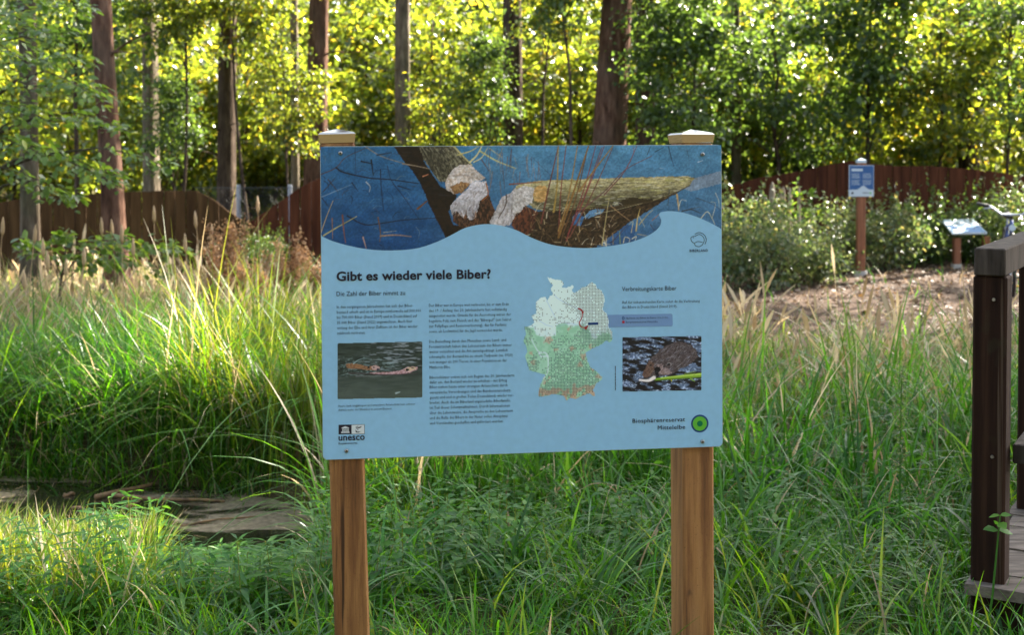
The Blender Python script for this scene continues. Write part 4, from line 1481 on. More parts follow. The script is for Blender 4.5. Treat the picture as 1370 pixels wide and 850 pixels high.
# dry grass, then the upright willow shoots
r1 = random.Random(33)
for k in range(120):
    x, y = r1.uniform(90, 620), r1.uniform(560, 790)
    dx, dy = r1.uniform(-60, 60), r1.uniform(-70, 20)
    cv.line(A2([(x, y), (x + dx * .5, y + dy * .7), (x + dx, y + dy)]), r1.uniform(.5, 1.5), r1.choice([(180, 160, 125), (120, 96, 68), (70, 52, 38), (205, 192, 165), (150, 120, 80), (96, 70, 50), (40, 30, 24)]), 0.85)
for pts, w, c in (
    ([(160, 630), (210, 400), (270, 142)], 11, (104, 58, 48)), ([(240, 560), (262, 380), (268, 150)], 12, (150, 122, 62)), ([(270, 720), (285, 430), (318, 142)], 9, (112, 60, 48)), ([(270, 680), (330, 480), (390, 142)], 11, (140, 108, 60)),
    ([(270, 720), (370, 420), (460, 142)], 15, (122, 88, 48)), ([(300, 690), (380, 470), (445, 200)], 10, (96, 66, 42)), ([(320, 740), (430, 420), (505, 142)], 8, (116, 54, 52)), ([(330, 700), (430, 480), (560, 142)], 8, (120, 56, 54)),
    ([(400, 560), (480, 330), (545, 150)], 7, (120, 60, 56)), ([(400, 430), (500, 290), (615, 142)], 12, (136, 104, 58)), ([(340, 720), (480, 450), (610, 160)], 8, (104, 60, 50)), ([(400, 560), (560, 430), (690, 295), (860, 205)], 7, (100, 66, 66)),
    ([(560, 450), (690, 300), (765, 142)], 7, (112, 64, 66)), ([(690, 300), (740, 200), (745, 150)], 4, (120, 76, 78)), ([(830, 200), (850, 150)], 5, (40, 52, 62)), ([(880, 180), (935, 150)], 5, (40, 52, 62)), ([(965, 145), (980, 210), (998, 268)], 6, (38, 52, 66)),
    ([(1080, 160), (1098, 248)], 4, (60, 84, 104)), ([(970, 420), (962, 520)], 5, (60, 60, 60)), ([(100, 210), (170, 280), (240, 345)], 4, (60, 80, 96))):
    cv.line(A2(pts), w / 4.722, c)
for pts, w, c in (
    ([(545, 770), (570, 600), (590, 470)], 12, (175, 160, 110)), ([(500, 570), (620, 550), (800, 505)], 6, (190, 180, 140)), ([(600, 520), (660, 570), (720, 615)], 9, (176, 140, 100)), ([(620, 500), (660, 505), (675, 520)], 8, (170, 165, 160)),
    ([(760, 680), (770, 600), (785, 540)], 15, (190, 160, 95)), ([(780, 640), (830, 580), (868, 545)], 9, (180, 150, 80)), ([(775, 580), (815, 655)], 6, (200, 180, 130)), ([(730, 690), (740, 620), (715, 640)], 8, (185, 165, 120)),
    ([(1018, 450), (1025, 500), (1030, 550)], 18, (190, 150, 85)), ([(1028, 540), (1045, 485), (1078, 490)], 8, (215, 205, 180)), ([(1170, 600), (1210, 558), (1240, 600), (1258, 640)], 9, (205, 190, 150)), ([(1240, 600), (1262, 510), (1232, 495)], 7, (185, 175, 150)),
    ([(1262, 440), (1282, 490), (1285, 530)], 8, (190, 182, 160)), ([(1145, 472), (1230, 505), (1300, 550)], 6, (60, 56, 56)), ([(1050, 555), (1110, 545), (1165, 568)], 12, (48, 42, 40)), ([(1100, 540), (1168, 528)], 6, (60, 52, 48)),
    ([(860, 615), (910, 570)], 8, (150, 90, 60)), ([(660, 760), (655, 680)], 9, (140, 150, 70)), ([(680, 755), (690, 720), (720, 730), (715, 752)], 9, (214, 198, 158)), ([(735, 730), (760, 715), (755, 740)], 9, (222, 205, 165)), ([(770, 700), (830, 712)], 7, (190, 160, 110)),
    ([(610, 750), (700, 650)], 7, (70, 40, 38)), ([(1150, 245), (1180, 235)], 8, (190, 190, 190)), ([(910, 282), (940, 286)], 5, (150, 165, 180)), ([(850, 640), (872, 672)], 8, (60, 40, 40))):
    cv.line(A2(pts), w * .62 / 4.722, c, .9)
for k in range(130):
    x, y = r1.uniform(430, 962), r1.uniform(197, 325)
    cv.line([(x, y), (x + r1.uniform(6, 26), y + r1.uniform(-.6, .6))], r1.uniform(.5, 1.0), r1.choice([(120, 150, 172), (30, 60, 95), (88, 120, 148)]), .16)
cv.C *= (0.80 + 0.40 * fnoise(X * .55, Y * .55, 55, 3))[..., None] * (0.88 + 0.24 * fnoise(X * .06, Y * .09, 57, 3))[..., None]
link('printed_picture', cv.mesh('beaver_cut_picture', 0.0004, gain=PG), MT['print'], panel)['label'] = 'printed picture of beaver-gnawed tree trunks over blue water'


def rounded(x0, y0, x1, y1, r, X, Y):
    qx = np.abs(X - (x0 + x1) / 2) - ((x1 - x0) / 2 - r)
    qy = np.abs(Y - (y0 + y1) / 2) - ((y1 - y0) / 2 - r)
    return np.hypot(np.maximum(qx, 0), np.maximum(qy, 0)) <= r


def shear(x0, ya, x1, yb):
    """pixel canvas coordinates are upright; pictures on the board follow its slope"""
    return lambda X: ya + (yb - ya) * (X - x0) / (x1 - x0)


# two beavers swimming
cv = Canvas(450, 455.5, 566, 536, 0.55)
X, Y = cv.X, cv.Y
q = (X - 451.5) / 113.0
s = (Y - (459.2 - 2.2 * q)) / 74.8
cv.C[:] = (44, 54, 48)
cv.C += (26 * s * (s > .6))[..., None] * np.array([1, 1, .95])
cv.C += ((fnoise(X * .06, Y * .35, 3, 4) - .5) * 60)[..., None] * (1.0 - .65 * sstep(.56, .68, s))[..., None]
cv.put(sstep(.52, .72, fnoise(X * .10 + 3, Y * .75, 8, 3)) * (1 - sstep(.46, .56, s)) * sstep(.2, .5, q) * .75, (150, 158, 168))
cv.put(sstep(.50, .70, fnoise(X * .3 + 3, Y * .9, 18, 3)) * sstep(.2, .32, s) * (1 - sstep(.55, .66, s)) * (1 - sstep(.6, .85, q)) * .55, (140, 165, 168))
B = lambda L: [(445 + x / 7.728, 450 + y / 7.728) for x, y in L]
cv.poly(B([(130, 290), (200, 280), (280, 295), (370, 315), (430, 300), (475, 310), (492, 340), (470, 358), (400, 352), (330, 345), (250, 335), (160, 335)]), (150, 112, 78), .5, ((110, 78, 58), .5, .6, 6, .4, .6))
cv.poly(B([(400, 310), (445, 300), (485, 318), (490, 345), (455, 355), (410, 345)]), (176, 146, 140), .5)
cv.poly(B([(380, 375), (600, 372), (700, 355), (760, 325), (820, 310), (880, 320), (870, 350), (800, 378), (700, 392), (560, 398), (420, 392)]), (150, 112, 112), .6, ((190, 160, 165), .4, .6, 7, .45, .6))
cv.poly(B([(745, 340), (790, 318), (850, 316), (862, 340), (800, 362), (755, 362)]), (192, 168, 138), .4)
cv.line(B([(770, 348), (784, 346)]), 3.6, (14, 12, 14))
cv.line(B([(372, 322), (382, 324)]), 2.6, (22, 18, 20))
cv.line(B([(425, 322), (432, 324)]), 1.8, (30, 24, 26))
cv.line(B([(468, 345), (482, 342)]), 3.2, (50, 42, 55))
cv.line(B([(820, 326), (840, 330)]), 1.6, (50, 40, 42))
cv.line(B([(170, 382), (330, 388), (560, 400), (880, 385)]), 2.2, (58, 48, 52), .8)
cv.line(B([(240, 412), (360, 414), (500, 410)]), 1.0, (150, 150, 155), .7)
cv.line(B([(215, 285), (260, 250), (330, 225)]), 1.4, (150, 175, 175), .8)
cv.line(B([(655, 590), (695, 578)]), 2.4, (150, 165, 168))
for k in range(8):
    cv.line(B([(90 + 12 * k, 590 - 25 * (k % 4)), (260 + 10 * k, 545 - 22 * (k % 4))]), .9, (88, 98, 90), .4)
keep = rounded(0, 0, 113, 74.8, 1.6, q * 113, s * 74.8)
link('printed_picture', cv.mesh('swimming_beavers_picture', 0.0012, keep, PG), MT['print'], panel)['label'] = 'printed picture of two beavers swimming'

# beaver gnawing a branch
cv = Canvas(831, 447, 940, 525.5, 0.55)
X, Y = cv.X, cv.Y
q = (X - 832.2) / 106.0
s = (Y - (451.2 - 1.8 * q)) / 72.6
cv.C[:] = (24, 22, 24)
w1 = fnoise(X * .09 + .04 * Y, Y * .3 - X * .05, 31, 4)
cv.put(sstep(.40, .66, w1) * .9, (96, 116, 146))
cv.put(sstep(.56, .72, fnoise(X * .5, Y * .6, 33, 3)) * sstep(.45, .56, w1), (165, 182, 208))
cv.C *= (0.8 + .4 * fnoise(X * .8, Y * .8, 34, 2))[..., None]
B = lambda L: [(825 + x / 9.442, 440 + y / 9.442) for x, y in L]
cv.poly(B([(320, 590), (350, 510), (410, 400), (500, 310), (620, 215), (740, 170), (850, 170), (940, 210), (1010, 280), (1030, 350), (960, 420), (900, 470), (780, 520), (700, 580), (560, 600), (400, 625), (340, 620)]), (92, 82, 82), 1.0, ((60, 50, 50), .5, .5, 36, .4, .62))
cv.poly(B([(320, 590), (350, 510), (410, 410), (470, 430), (470, 520), (420, 600), (345, 620)]), (112, 88, 76), .8, ((84, 62, 54), .5, .5, 37, .4, .6))
r1 = random.Random(8)
for k in range(150):
    x = r1.uniform(430, 1000)
    y = r1.uniform(190, 560)
    if not in_poly(np.array([[825 + x / 9.442]]), np.array([[440 + y / 9.442]]), B([(420, 420), (620, 230), (850, 180), (1010, 300), (900, 460), (640, 580), (450, 560)]))[0, 0]:
        continue
    a = r1.uniform(-1.1, -.4)
    cv.line(B([(x, y), (x + 38 * math.cos(a), y + 38 * math.sin(a))]), r1.uniform(.4, .8), r1.choice([(140, 138, 146), (44, 38, 40), (118, 112, 118), (158, 158, 170)]), .7)
cv.poly(B([(500, 450), (560, 440), (640, 500), (700, 560), (620, 590), (520, 560)]), (150, 132, 130), 1.0, ((112, 92, 88), .5, .5, 38, .4, .6))
cv.poly(B([(470, 500), (500, 480), (545, 490), (558, 525), (530, 550), (535, 600), (500, 612), (485, 560)]), (16, 13, 18), .4)
for (x, y, w) in ((600, 478, 2.2), (660, 448, 3.6), (432, 462, 2.2)):
    cv.line(B([(x - 5, y), (x + 6, y + 4)]), w, (20, 18, 24))
cv.line(B([(640, 440), (670, 430), (690, 455)]), .8, (170, 165, 165))
cv.line(B([(1080, 585), (800, 610), (500, 640)]), 6.4, (124, 160, 46))
cv.line(B([(1080, 572), (800, 598), (560, 622)]), 2.2, (176, 204, 92))
cv.line(B([(480, 655), (800, 632), (1080, 612)]), 1.4, (66, 92, 22))
cv.line(B([(930, 630), (985, 665)]), 2.0, (124, 160, 46))
cv.line(B([(690, 650), (695, 668)]), 1.8, (170, 170, 60))
cv.line(B([(860, 570), (1000, 540)]), 1.4, (112, 140, 60))
cv.line(B([(470, 620), (400, 655), (290, 650)]), 5.2, (222, 212, 206))
cv.strokes([(833, 452), (937, 450), (937, 522), (833, 522)], 260, -.25, (1.5, 5), [(150, 170, 198), (18, 16, 20), (120, 142, 176)], 10, (.4, .9), .22, .5)
keep = rounded(0, 0, 106, 72.6, 1.6, q * 106, s * 72.6)
link('printed_picture', cv.mesh('gnawing_beaver_picture', 0.0012, keep, PG), MT['print'], panel)['label'] = 'printed picture of a beaver gnawing a green branch'

# map of the country
G6 = lambda L: [(690 + x / 4.857, 365 + y / 4.857) for x, y in L]
OUT = [(205, 25), (235, 40), (295, 48), (310, 70), (300, 95), (330, 95), (365, 80), (378, 90), (360, 110), (375, 130), (400, 120), (430, 95), (460, 85), (490, 60), (520, 75), (525, 100), (555, 115), (570, 150), (575, 190), (560, 240), (590, 265),
       (600, 310), (600, 350), (625, 385), (628, 430), (610, 450), (585, 440), (560, 460), (500, 490), (450, 520), (460, 560), (480, 610), (520, 640), (560, 675), (555, 695), (520, 720), (500, 760), (515, 800), (500, 800), (480, 780), (430, 800),
       (385, 820), (350, 810), (330, 830), (310, 800), (270, 790), (240, 785), (200, 800), (145, 805), (150, 750), (170, 700), (190, 660), (130, 645), (85, 630), (75, 590), (60, 540), (75, 510), (65, 470), (45, 440), (65, 400), (55, 350),
       (95, 345), (120, 320), (100, 280), (130, 265), (130, 190), (160, 160), (190, 158), (205, 180), (215, 150), (240, 140), (225, 100), (240, 80), (215, 55)]
cv = Canvas(696, 368, 824, 538, 0.6)
X, Y = cv.X, cv.Y
mx_, my_ = (X - 690) * 4.857, (Y - 365) * 4.857
cv.C[:] = (206, 226, 232)
nz_ = fnoise(mx_ * .02, my_ * .02, 61, 4)
nf_ = fnoise(mx_ * .05, my_ * .05, 62, 3)
line_y = 390 + 60 * np.sin((mx_ - 150) / 90.0) * (mx_ < 260) - 60 * sstep(150, 330, mx_) + 70 * sstep(430, 520, mx_) + (nz_ - .5) * 120
cv.put(sstep(-14, 14, my_ - line_y), (142, 190, 160))
cv.put(sstep(-60, 40, my_ - line_y) * sstep(.45, .6, nf_) * .5, (168, 206, 184))
hills = np.full_like(X, -0.7)
for (x, y, rx, ry) in ((345, 365, 28, 22), (210, 435, 30, 34), (100, 520, 32, 30), (500, 485, 60, 22), (370, 490, 36, 24), (440, 545, 34, 40), (500, 630, 50, 26), (420, 600, 24, 30), (540, 670, 30, 26), (200, 700, 32, 44), (260, 500, 18, 18), (120, 580, 24, 18)):
    hills = np.maximum(hills, 1 - np.hypot((mx_ - x) / rx, (my_ - y) / ry))
hills = np.maximum(hills, sstep(695, 770, my_ + (mx_ - 300) * .08) * 1.4 - .7)
cv.put(sstep(-.02, .3, hills * .55 - .16 + (nf_ - .5) * 1.3) * .75, (178, 152, 128))
cv.put(sstep(740, 800, my_) * sstep(.4, .6, nf_) * .6, (188, 152, 130))
for L in ([(150, 520), (165, 545), (205, 545), (210, 600), (205, 650), (180, 690)], [(210, 545), (190, 520), (150, 515), (120, 470), (100, 430)]):
    cv.line(G6(L), 2.2, (198, 216, 216), .9)
for L in ([(250, 140), (270, 165), (330, 200), (410, 240)], [(150, 310), (200, 340), (240, 350)], [(270, 350), (360, 330), (420, 360), (520, 420)], [(200, 180), (230, 240), (260, 300)]):
    cv.line(G6(L), .7, (140, 170, 200), .6)
outl = G6(OUT)
keep = in_poly(X + cv.jx * .6, Y + cv.jy * .6, outl)
map_o = link('printed_map', cv.mesh('country_map', 0.0013, keep, PG), MT['print'], panel)
map_o['label'] = 'printed map of Germany with rows of dark dots'

# distribution dots
qd = []
r1 = random.Random(2)
DEN = [(500, 190, 130, 130, .95), (520, 400, 110, 80, .95), (370, 200, 60, 50, .6), (340, 290, 120, 50, .35), (330, 470, 100, 60, .45), (340, 620, 130, 110, .75), (300, 750, 130, 60, .98), (450, 700, 90, 90, .85), (110, 600, 40, 50, .75),
       (150, 560, 50, 30, .4), (75, 400, 30, 70, .6), (140, 270, 40, 50, .4), (410, 460, 60, 60, .6), (180, 370, 20, 10, .9), (160, 790, 60, 20, .5), (520, 300, 90, 120, .9), (200, 780, 70, 30, .8)]
outp = G6(OUT)
xx, yy = np.meshgrid(np.arange(40, 640, 9.55), np.arange(20, 840, 9.55))
inn = in_poly(690 + xx / 4.857, 365 + yy / 4.857, outp)
mb = MB()
for j in range(xx.shape[0]):
    for i in range(xx.shape[1]):
        if not inn[j, i]:
            continue
        x, y = xx[j, i], yy[j, i]
        p = 0.05
        for cx_, cy_, ax_, ay_, dd in DEN:
            e2 = math.hypot((x - cx_) / ax_, (y - cy_) / ay_)
            if e2 < 1.15:
                p = max(p, dd * min(1, (1.25 - e2) * 2.5))
        if r1.random() < p:
            px, py, hs = 690 + x / 4.857, 365 + y / 4.857, 0.52
            u, v_ = uv_of(px, py)
            hs *= 0.00196
            mb.add([onp(u - hs, v_ - hs, .0017), onp(u + hs, v_ - hs, .0017), onp(u + hs, v_ + hs, .0017), onp(u - hs, v_ + hs, .0017)], [(0, 1, 2, 3)])
mb.build('map_dots', MT['ink_soft'], panel)['kind'] = 'stuff'


def ribbon(pts, w, h, smooth=True):
    """flat printed stroke along pixel points, w in pixels"""
    P = smooth_curve(pts, 5) if smooth and len(pts) > 2 else [np.array(p, float) for p in pts]
    uv = [np.array(uv_of(*p)) for p in P]
    hw = w * 0.00196 / 2
    mb = MB()
    vs = []
    for i, p in enumerate(uv):
        d = uv[min(i + 1, len(uv) - 1)] - uv[max(i - 1, 0)]
        d = d / (np.linalg.norm(d) + 1e-9)
        nrm = np.array([-d[1], d[0]])
        for s in (1, -1):
            q = p + nrm * hw * s
            vs.append(onp(q[0], q[1], h))
    mb.add(vs, [(2 * i, 2 * i + 1, 2 * i + 3, 2 * i + 2) for i in range(len(uv) - 1)])
    return mb


def disc(px, py, r_px, h, seg=40):
    u, v = uv_of(px, py)
    r = r_px * 0.00196
    return MB().add([onp(u + r * math.cos(2 * math.pi * k / seg), v + r * math.sin(2 * math.pi * k / seg), h) for k in range(seg)], [tuple(range(seg))])


def quad_px(L, h):
    """polygon given clockwise as seen in pixels"""
    return MB().add([pp(x, y, h) for x, y in reversed(L)], [tuple(range(len(L)))])


mb = ribbon(G6([(405, 232), (425, 242), (440, 262)]), 1.9, .0021)
b2 = ribbon(G6([(432, 250), (430, 290), (412, 325), (425, 352), (450, 355), (468, 345)]), 1.3, .0021)
mb.add(b2.v, b2.f)
b2 = quad_px(G6([(446, 350), (468, 348), (460, 368), (448, 370)]), .0021)
mb.add(b2.v, b2.f)
mb.build('map_river', MT['red_print'], panel)
quad_px(G6([(470, 324), (535, 322), (535, 338), (470, 340)]), .0021).build('map_label', MT['navy'], panel)
# legend strip, rounded on the right
L_ = [(811.5, 421.5), (898, 419.8), (899.6, 421.3), (900, 435), (898.6, 436.6), (811.5, 438.2)]
quad_px(L_, .0012).build('legend_strip', MT['legend_blue'], panel)
ring = [(833.6 + 1.25 * math.cos(a), 425.8 + 1.9 * math.sin(a)) for a in np.linspace(0, 2 * math.pi, 13)]
ribbon(ring, .8, .0018).build('legend_ring', MT['navy'], panel)
quad_px([(832.2, 429.3), (835.4, 429.3), (835.4, 432.6), (832.2, 432.6)], .0018).build('legend_square', MT['red_print'], panel)

# round logo
disc(936.1, 567, 12.3, .0012).build('round_logo_ring', MT['navy'], panel)
disc(936.1, 567, 9.9, .0016).build('round_logo_disc', MT['green_print'], panel)
disc(936.1, 567, 4.0, .0020).build('round_logo_centre', MT['deep_green'], panel)

# beaver outline logo
K = lambda L: A2(L)
mb = ribbon(K([(1130, 700), (1160, 690), (1190, 705), (1203, 735), (1195, 765)]), .9, .0012)
for pts in ([(1128, 715), (1160, 702), (1183, 718), (1190, 742), (1178, 768)], [(1126, 712), (1107, 722), (1110, 745), (1128, 758)], [(1130, 756), (1150, 747), (1180, 752)], [(1128, 758), (1135, 773), (1158, 779), (1180, 768)]):
    b2 = ribbon(K(pts), .85, .0012)
    mb.add(b2.v, b2.f)
b2 = disc(*K([(1122, 722)])[0], .7, .0012, 10)
mb.add(b2.v, b2.f)
mb.build('beaver_logo', MT['ink'], panel)

# black and white emblem boxes
quad_px([(453, 569), (470.4, 568.6), (470.4, 581.2), (453, 581.6)], .0012).build('emblem_box', MT['ink'], panel)
quad_px([(470.4, 568.6), (488, 568.1), (488, 580.8), (470.4, 581.2)], .0012).build('emblem_box', MT['white_print'], panel)
mb = ribbon([(453.3, 568.9), (487.8, 568.2)], .5, .0016)
b2 = ribbon([(487.7, 568.2), (487.7, 580.8)], .5, .0016)
mb.add(b2.v, b2.f)
b2 = ribbon([(470.4, 581.1), (487.8, 580.7)], .5, .0016)
mb.add(b2.v, b2.f)
for L in ([(475.5, 575), (478, 578), (483, 577.6), (479.5, 579.2), (476, 578.8)], [(476, 571), (477, 571), (477.4, 574), (476.4, 574)], [(479, 572), (484, 570.6), (483, 572.4), (480, 573.4)], [(478.2, 570.2), (479, 570.2), (479.2, 576), (478.4, 576)]):
    b2 = quad_px(L, .0016)
    mb.add(b2.v, b2.f)
mb.build('emblem_bird', MT['ink'], panel)
mb = quad_px([(457, 572.6), (462, 570.6), (467, 572.5), (467, 573.2), (457, 573.4)], .0016)
for k in range(6):
    x = 458 + k * 1.55
    b2 = quad_px([(x, 573.8), (x + .85, 573.8), (x + .85, 577.6), (x, 577.6)], .0016)
    mb.add(b2.v, b2.f)
b2 = quad_px([(456.6, 578), (467.4, 577.8), (467.8, 579.4), (456.2, 579.6)], .0016)
mb.add(b2.v, b2.f)
mb.build('emblem_temple', MT['white_print'], panel)

# screws
for (x, y) in ((455.4, 204.8), (939.6, 206.3), (463.5, 603.3), (939.6, 591)):
    c = pp(x, y, 0)
    mb = MB().tube([c + PN * .0008, c + PN * .0045, c + PN * .0058], [.0055, .005, .003], 14)
    so_ = mb.build('screw', MT['screw'], panel)
    MB().box(c + PN * .006, (.0035, .0035, .0012), Matrix((PU, PN.cross(PU), PN)).transposed()).build('drive', MT['black'], panel)

# tiny upright credit line
mb = MB()
r1 = random.Random(6)
y = 490.0
while y < 523:
    l = r1.uniform(.7, 2.2)
    b2 = quad_px([(822.6, y), (823.8, y), (823.8, y + l), (822.6, y + l)], .0012)
    mb.add(b2.v, b2.f)
    y += l + .45
mb.build('credit_line', MT['ink_soft'], panel)

# lettering
TXT = []


def T(body, x0, x1, y, cap, bold=0.0, m='ink'):
    TXT.append((body, x0, x1, y, cap, bold, m))


T('Gibt es wieder viele Biber?', 450.3, 656.5, 375.7, 12.4, .028)
T('Die Zahl der Biber nimmt zu', 450.3, 541.9, 396.2, 6.2, .0)
c1 = [('In den vergangenen Jahrzehnten hat sich der Biber-', 553), ('bestand erholt und ist in Europa mittlerweile auf 500.000', 563), ('bis 700.000 Biber (Stand 2019) und in Deutschland auf', 558),
      ('35.000 Biber (Stand 2022) angewachsen. Auch hier', 551.5), ('entlang der Elbe und ihrer Zuflüsse ist der Biber wieder', 558.6), ('zahlreich vertreten.', 489)]
for k, (b, x1) in enumerate(c1):
    T(b, 450.6 + .12 * k, x1, 412.6 + 7.02 * k, 4.0, .0, 'ink')
c2 = [('Der Biber war in Europa weit verbreitet, bis er zum Ende', 680.6, 410.6), ('des 19. / Anfang des 20. Jahrhunderts fast vollständig', 678, 417.6), ('ausgerottet wurde. Gründe für die Ausrottung waren der', 683.4, 424.5),
      ('begehrte Pelz, sein Fleisch und das "Bibergeil" (ein Sekret', 684, 431.5), ('zur Fellpflege und Reviermarkierung), das für Parfüms', 677.4, 438.4), ('sowie als Lockmittel für die Jagd verwendet wurde.', 672.4, 445.4),
      ('Die Besiedlung durch den Menschen sowie Land- und', 677, 459), ('Forstwirtschaft haben den Lebensraum des Bibers immer', 684.6, 465.9), ('weiter vernichtet und die Art zurückgedrängt. Letztlich', 679, 472.7),
      ('schrumpfte der Bestand bis zu einem Tiefpunkt (ca. 1920)', 685.6, 479.5), ('von weniger als 200 Tieren, in einer Population an der', 678, 486.5), ('Mittleren Elbe.', 602.7, 493.5),
      ('Biberschützer setzen sich seit Beginn des 20. Jahrhunderts', 688, 507), ('dafür ein, den Bestand wieder zu erhöhen - mit Erfolg.', 679, 513.4), ('Biber stehen heute unter strengem Artenschutz durch', 679, 520), ('europäische Verordnungen und das Bundesnaturschutz-', 684, 527),
      ('gesetz und sind in großen Teilen Deutschlands wieder ver-', 687, 533.8), ('breitet. Auch die im Biberland angesiedelte Biberfamilie', 682.6, 540.7), ('ist Teil dieser Schutzmaßnahmen. Durch Informationen', 682, 547.6), ('über die Lebensweise, die Ansprüche an den Lebensraum', 686, 554.5),
      ('und die Rolle des Bibers in der Natur sollen Akzeptanz', 679, 561.4), ('und Verständnis geschaffen und gefördert werden.', 673.6, 568.3)]
for k, (b, x1, y) in enumerate(c2):
    T(b, 573.8 + .07 * k, x1, y, 4.0, .0, 'ink')
T('Heute dank langjährigem und intensivem Artenschutz kein seltener', 452.6, 555.5, 544.8, 3.0, .0, 'ink_soft')
T('Anblick mehr: der Elbebiber in seinem Element', 452.6, 524, 550.2, 3.0, .0, 'ink_soft')
T('unesco', 453, 488, 589.7, 9.0, .018)
T('Biosphärenreservat', 453, 478, 594.9, 3.0, .01)
T('Verbreitungskarte Biber', 831.9, 904.9, 389.6, 6.2, .0)
T('Auf der nebenstehenden Karte siehst du die Verbreitung', 831.9, 936, 406.4, 4.0)
T('des Bibers in Deutschland (Stand 2019).', 831.9, 905.7, 412.9, 4.0)
T('Nachweis des Bibers im Raster 10 x 10 km', 837.3, 893.5, 426.9, 2.6, .0, 'ink_soft')
T('Biosphärenreservat Mittelelbe', 837.3, 880, 432.3, 2.6, .0, 'ink_soft')
T('BIBERLAND', 922.4, 947, 337.2, 3.9, .006)
T('Biosphärenreservat', 846, 916.1, 566.1, 6.0, .0075)
T('Mittelelbe', 879.7, 916.1, 575.2, 6.0, .0075)
tmp = []
for (b, x0, x1, y, cap, bold, m) in TXT:
    cu = bpy.data.curves.new('text', 'FONT')
    cu.body = b
    cu.size = 1.0
    cu.resolution_u = 3 if cap > 5 else 1
    cu.offset = bold if bold > .01 and 'M' not in b else 0.0
    cu.space_character = 1.12 if bold in (.0075, .006) else 1.03
    o = bpy.data.objects.new('text', cu)
    COL.objects.link(o)
    tmp.append(o)
bpy.context.view_layer.update()
dg = bpy.context.evaluated_depsgraph_get()
for o, (b, x0, x1, y, cap, bold, m) in zip(tmp, TXT):
    me0 = bpy.data.meshes.new_from_object(o.evaluated_get(dg))
    co = np.empty(len(me0.vertices) * 3, np.float32)
    me0.vertices.foreach_get('co', co)
    co = co.reshape(-1, 3)
    u0, v0 = uv_of(x0, y)
    u1, _v = uv_of(x1, y)
    sx = (u1 - u0) / (co[:, 0].max() - co[:, 0].min())
    sy = cap * 0.00196 / 0.72
    U = u0 + (co[:, 0] - co[:, 0].min()) * sx
    Vv = v0 + co[:, 1] * sy
    W = np.array(PC) + U[:, None] * np.array(PU) + Vv[:, None] * np.array(PV) + .0022 * np.array(PN) - np.array(S0)
    me0.vertices.foreach_set('co', W.astype(np.float32).ravel())
    me0.update()
    if 0 < bold <= .01:                  # heavier stroke: the same letters printed once more, a hair to the right
        k_ = len(me0.vertices)
        polys = [tuple(p.vertices) for p in me0.polygons]
        sh = np.array(PU) * cap * 0.00196 * .035 + np.array(PN) * .00012
        me1 = bpy.data.meshes.new('text_line')
        me1.from_pydata([tuple(v) for v in np.concatenate([W, W + sh])], [], polys + [tuple(i + k_ for i in p) for p in polys])
        bpy.data.meshes.remove(me0)
        me0 = me1
        me0.update()
    me0.materials.clear()
    cu = o.data
    bpy.data.objects.remove(o)
    bpy.data.curves.remove(cu)
    link('text_line', me0, MT[m], panel)

# ================================================================== footbridge with railing at the right
p = at(1327, 500, 3.95)
RX, RY = p.x, 3.95
DECK_Z = at(1327, 775, 3.95).z
RAIL_Z = at(1327, 330, 3.95).z
bd = Vector((math.sin(R(30.0)), math.cos(R(30.0)), 0))     # along the bridge, away from the camera
bs = Vector((bd.y, -bd.x, 0))                              # across, to the right
bridge = thing('footbridge', 'dark wooden footbridge with a railing at the right edge', 'footbridge', (RX, RY, DECK_Z - 0.12))
rotb = Matrix((bs, bd, Vector((0, 0, 1)))).transposed()
PO = Vector((RX, RY, 0))
for k, tt in enumerate((0.0, 0.92, 2.3)):
    q = PO + bd * tt
    zb = DECK_Z - 0.1 if k == 0 else DECK_Z - 0.35
    MB().box((q.x, q.y, (zb + RAIL_Z - 0.088) / 2), (0.1, 0.1, RAIL_Z - 0.088 - zb), rotb, bev=0.006).build('post', MT['rail_wood'], bridge)
a = PO + bd * -0.06
b = PO + bd * 2.5
mid = (a + b) / 2


def beam(a, b, w, h, z, m, name, off=0.0, roll=0.0):
    d_ = (b - a)
    yv = d_.normalized()
    rot = Matrix((bs, Vector((0, 0, 1)), -yv)).transposed() if False else Matrix((bs, Vector((0, 0, 1)).cross(bs) * -1, yv)).transposed()
    # local x across, local y up, local z along
    rot = Matrix((bs, Vector((0, 0, 1)), bs.cross(Vector((0, 0, 1))))).transposed()
    c = (a + b) / 2 + bs * off
    MB().box((c.x, c.y, z), (w, h, d_.length), rot, bev=0.004).build(name, m, bridge)


beam(a, b, 0.092, 0.085, RAIL_Z - 0.0445, MT['rail_grey'], 'handrail')
za = at(1360, 575, 4.15).z
beam(PO + bd * 0.02, b, 0.10, 0.06, za - 0.03, MT['rail_grey'], 'middle_rail', 0.11)
rr = random.Random(17)
for k in range(12):
    q = PO + bd * (-0.02 + k * 0.147) + bs * (0.69 + rr.uniform(-.012, .012))
    MB().box((q.x, q.y, DECK_Z - 0.016 + rr.uniform(-.004, .003)), (1.50, 0.139, 0.034), rotb @ Matrix.Rotation(rr.uniform(-.006, .006), 3, 'Z'), bev=0.003).build('deck_plank', MT['deck'], bridge)
for s in (0.07, 1.25):
    q0 = PO + bd * -0.04 + bs * s
    q1 = PO + bd * 1.75 + bs * s
    c = (q0 + q1) / 2
    MB().box((c.x, c.y, DECK_Z - 0.10), (0.09, (q1 - q0).length, 0.12), rotb).build('bearer', MT['rail_wood'], bridge)

for (tt, zz) in ((0.0, RAIL_Z - 0.16), (0.0, za - 0.03), (0.92, za - 0.03)):          # bolt heads
    q = PO + bd * (tt - 0.05) + bs * 0.012
    MB().tube([(q.x, q.y, zz), (q.x - bd.x * .006, q.y - bd.y * .006, zz)], [.0055, .005], 8).build('bolt', MT['screw'], bridge)

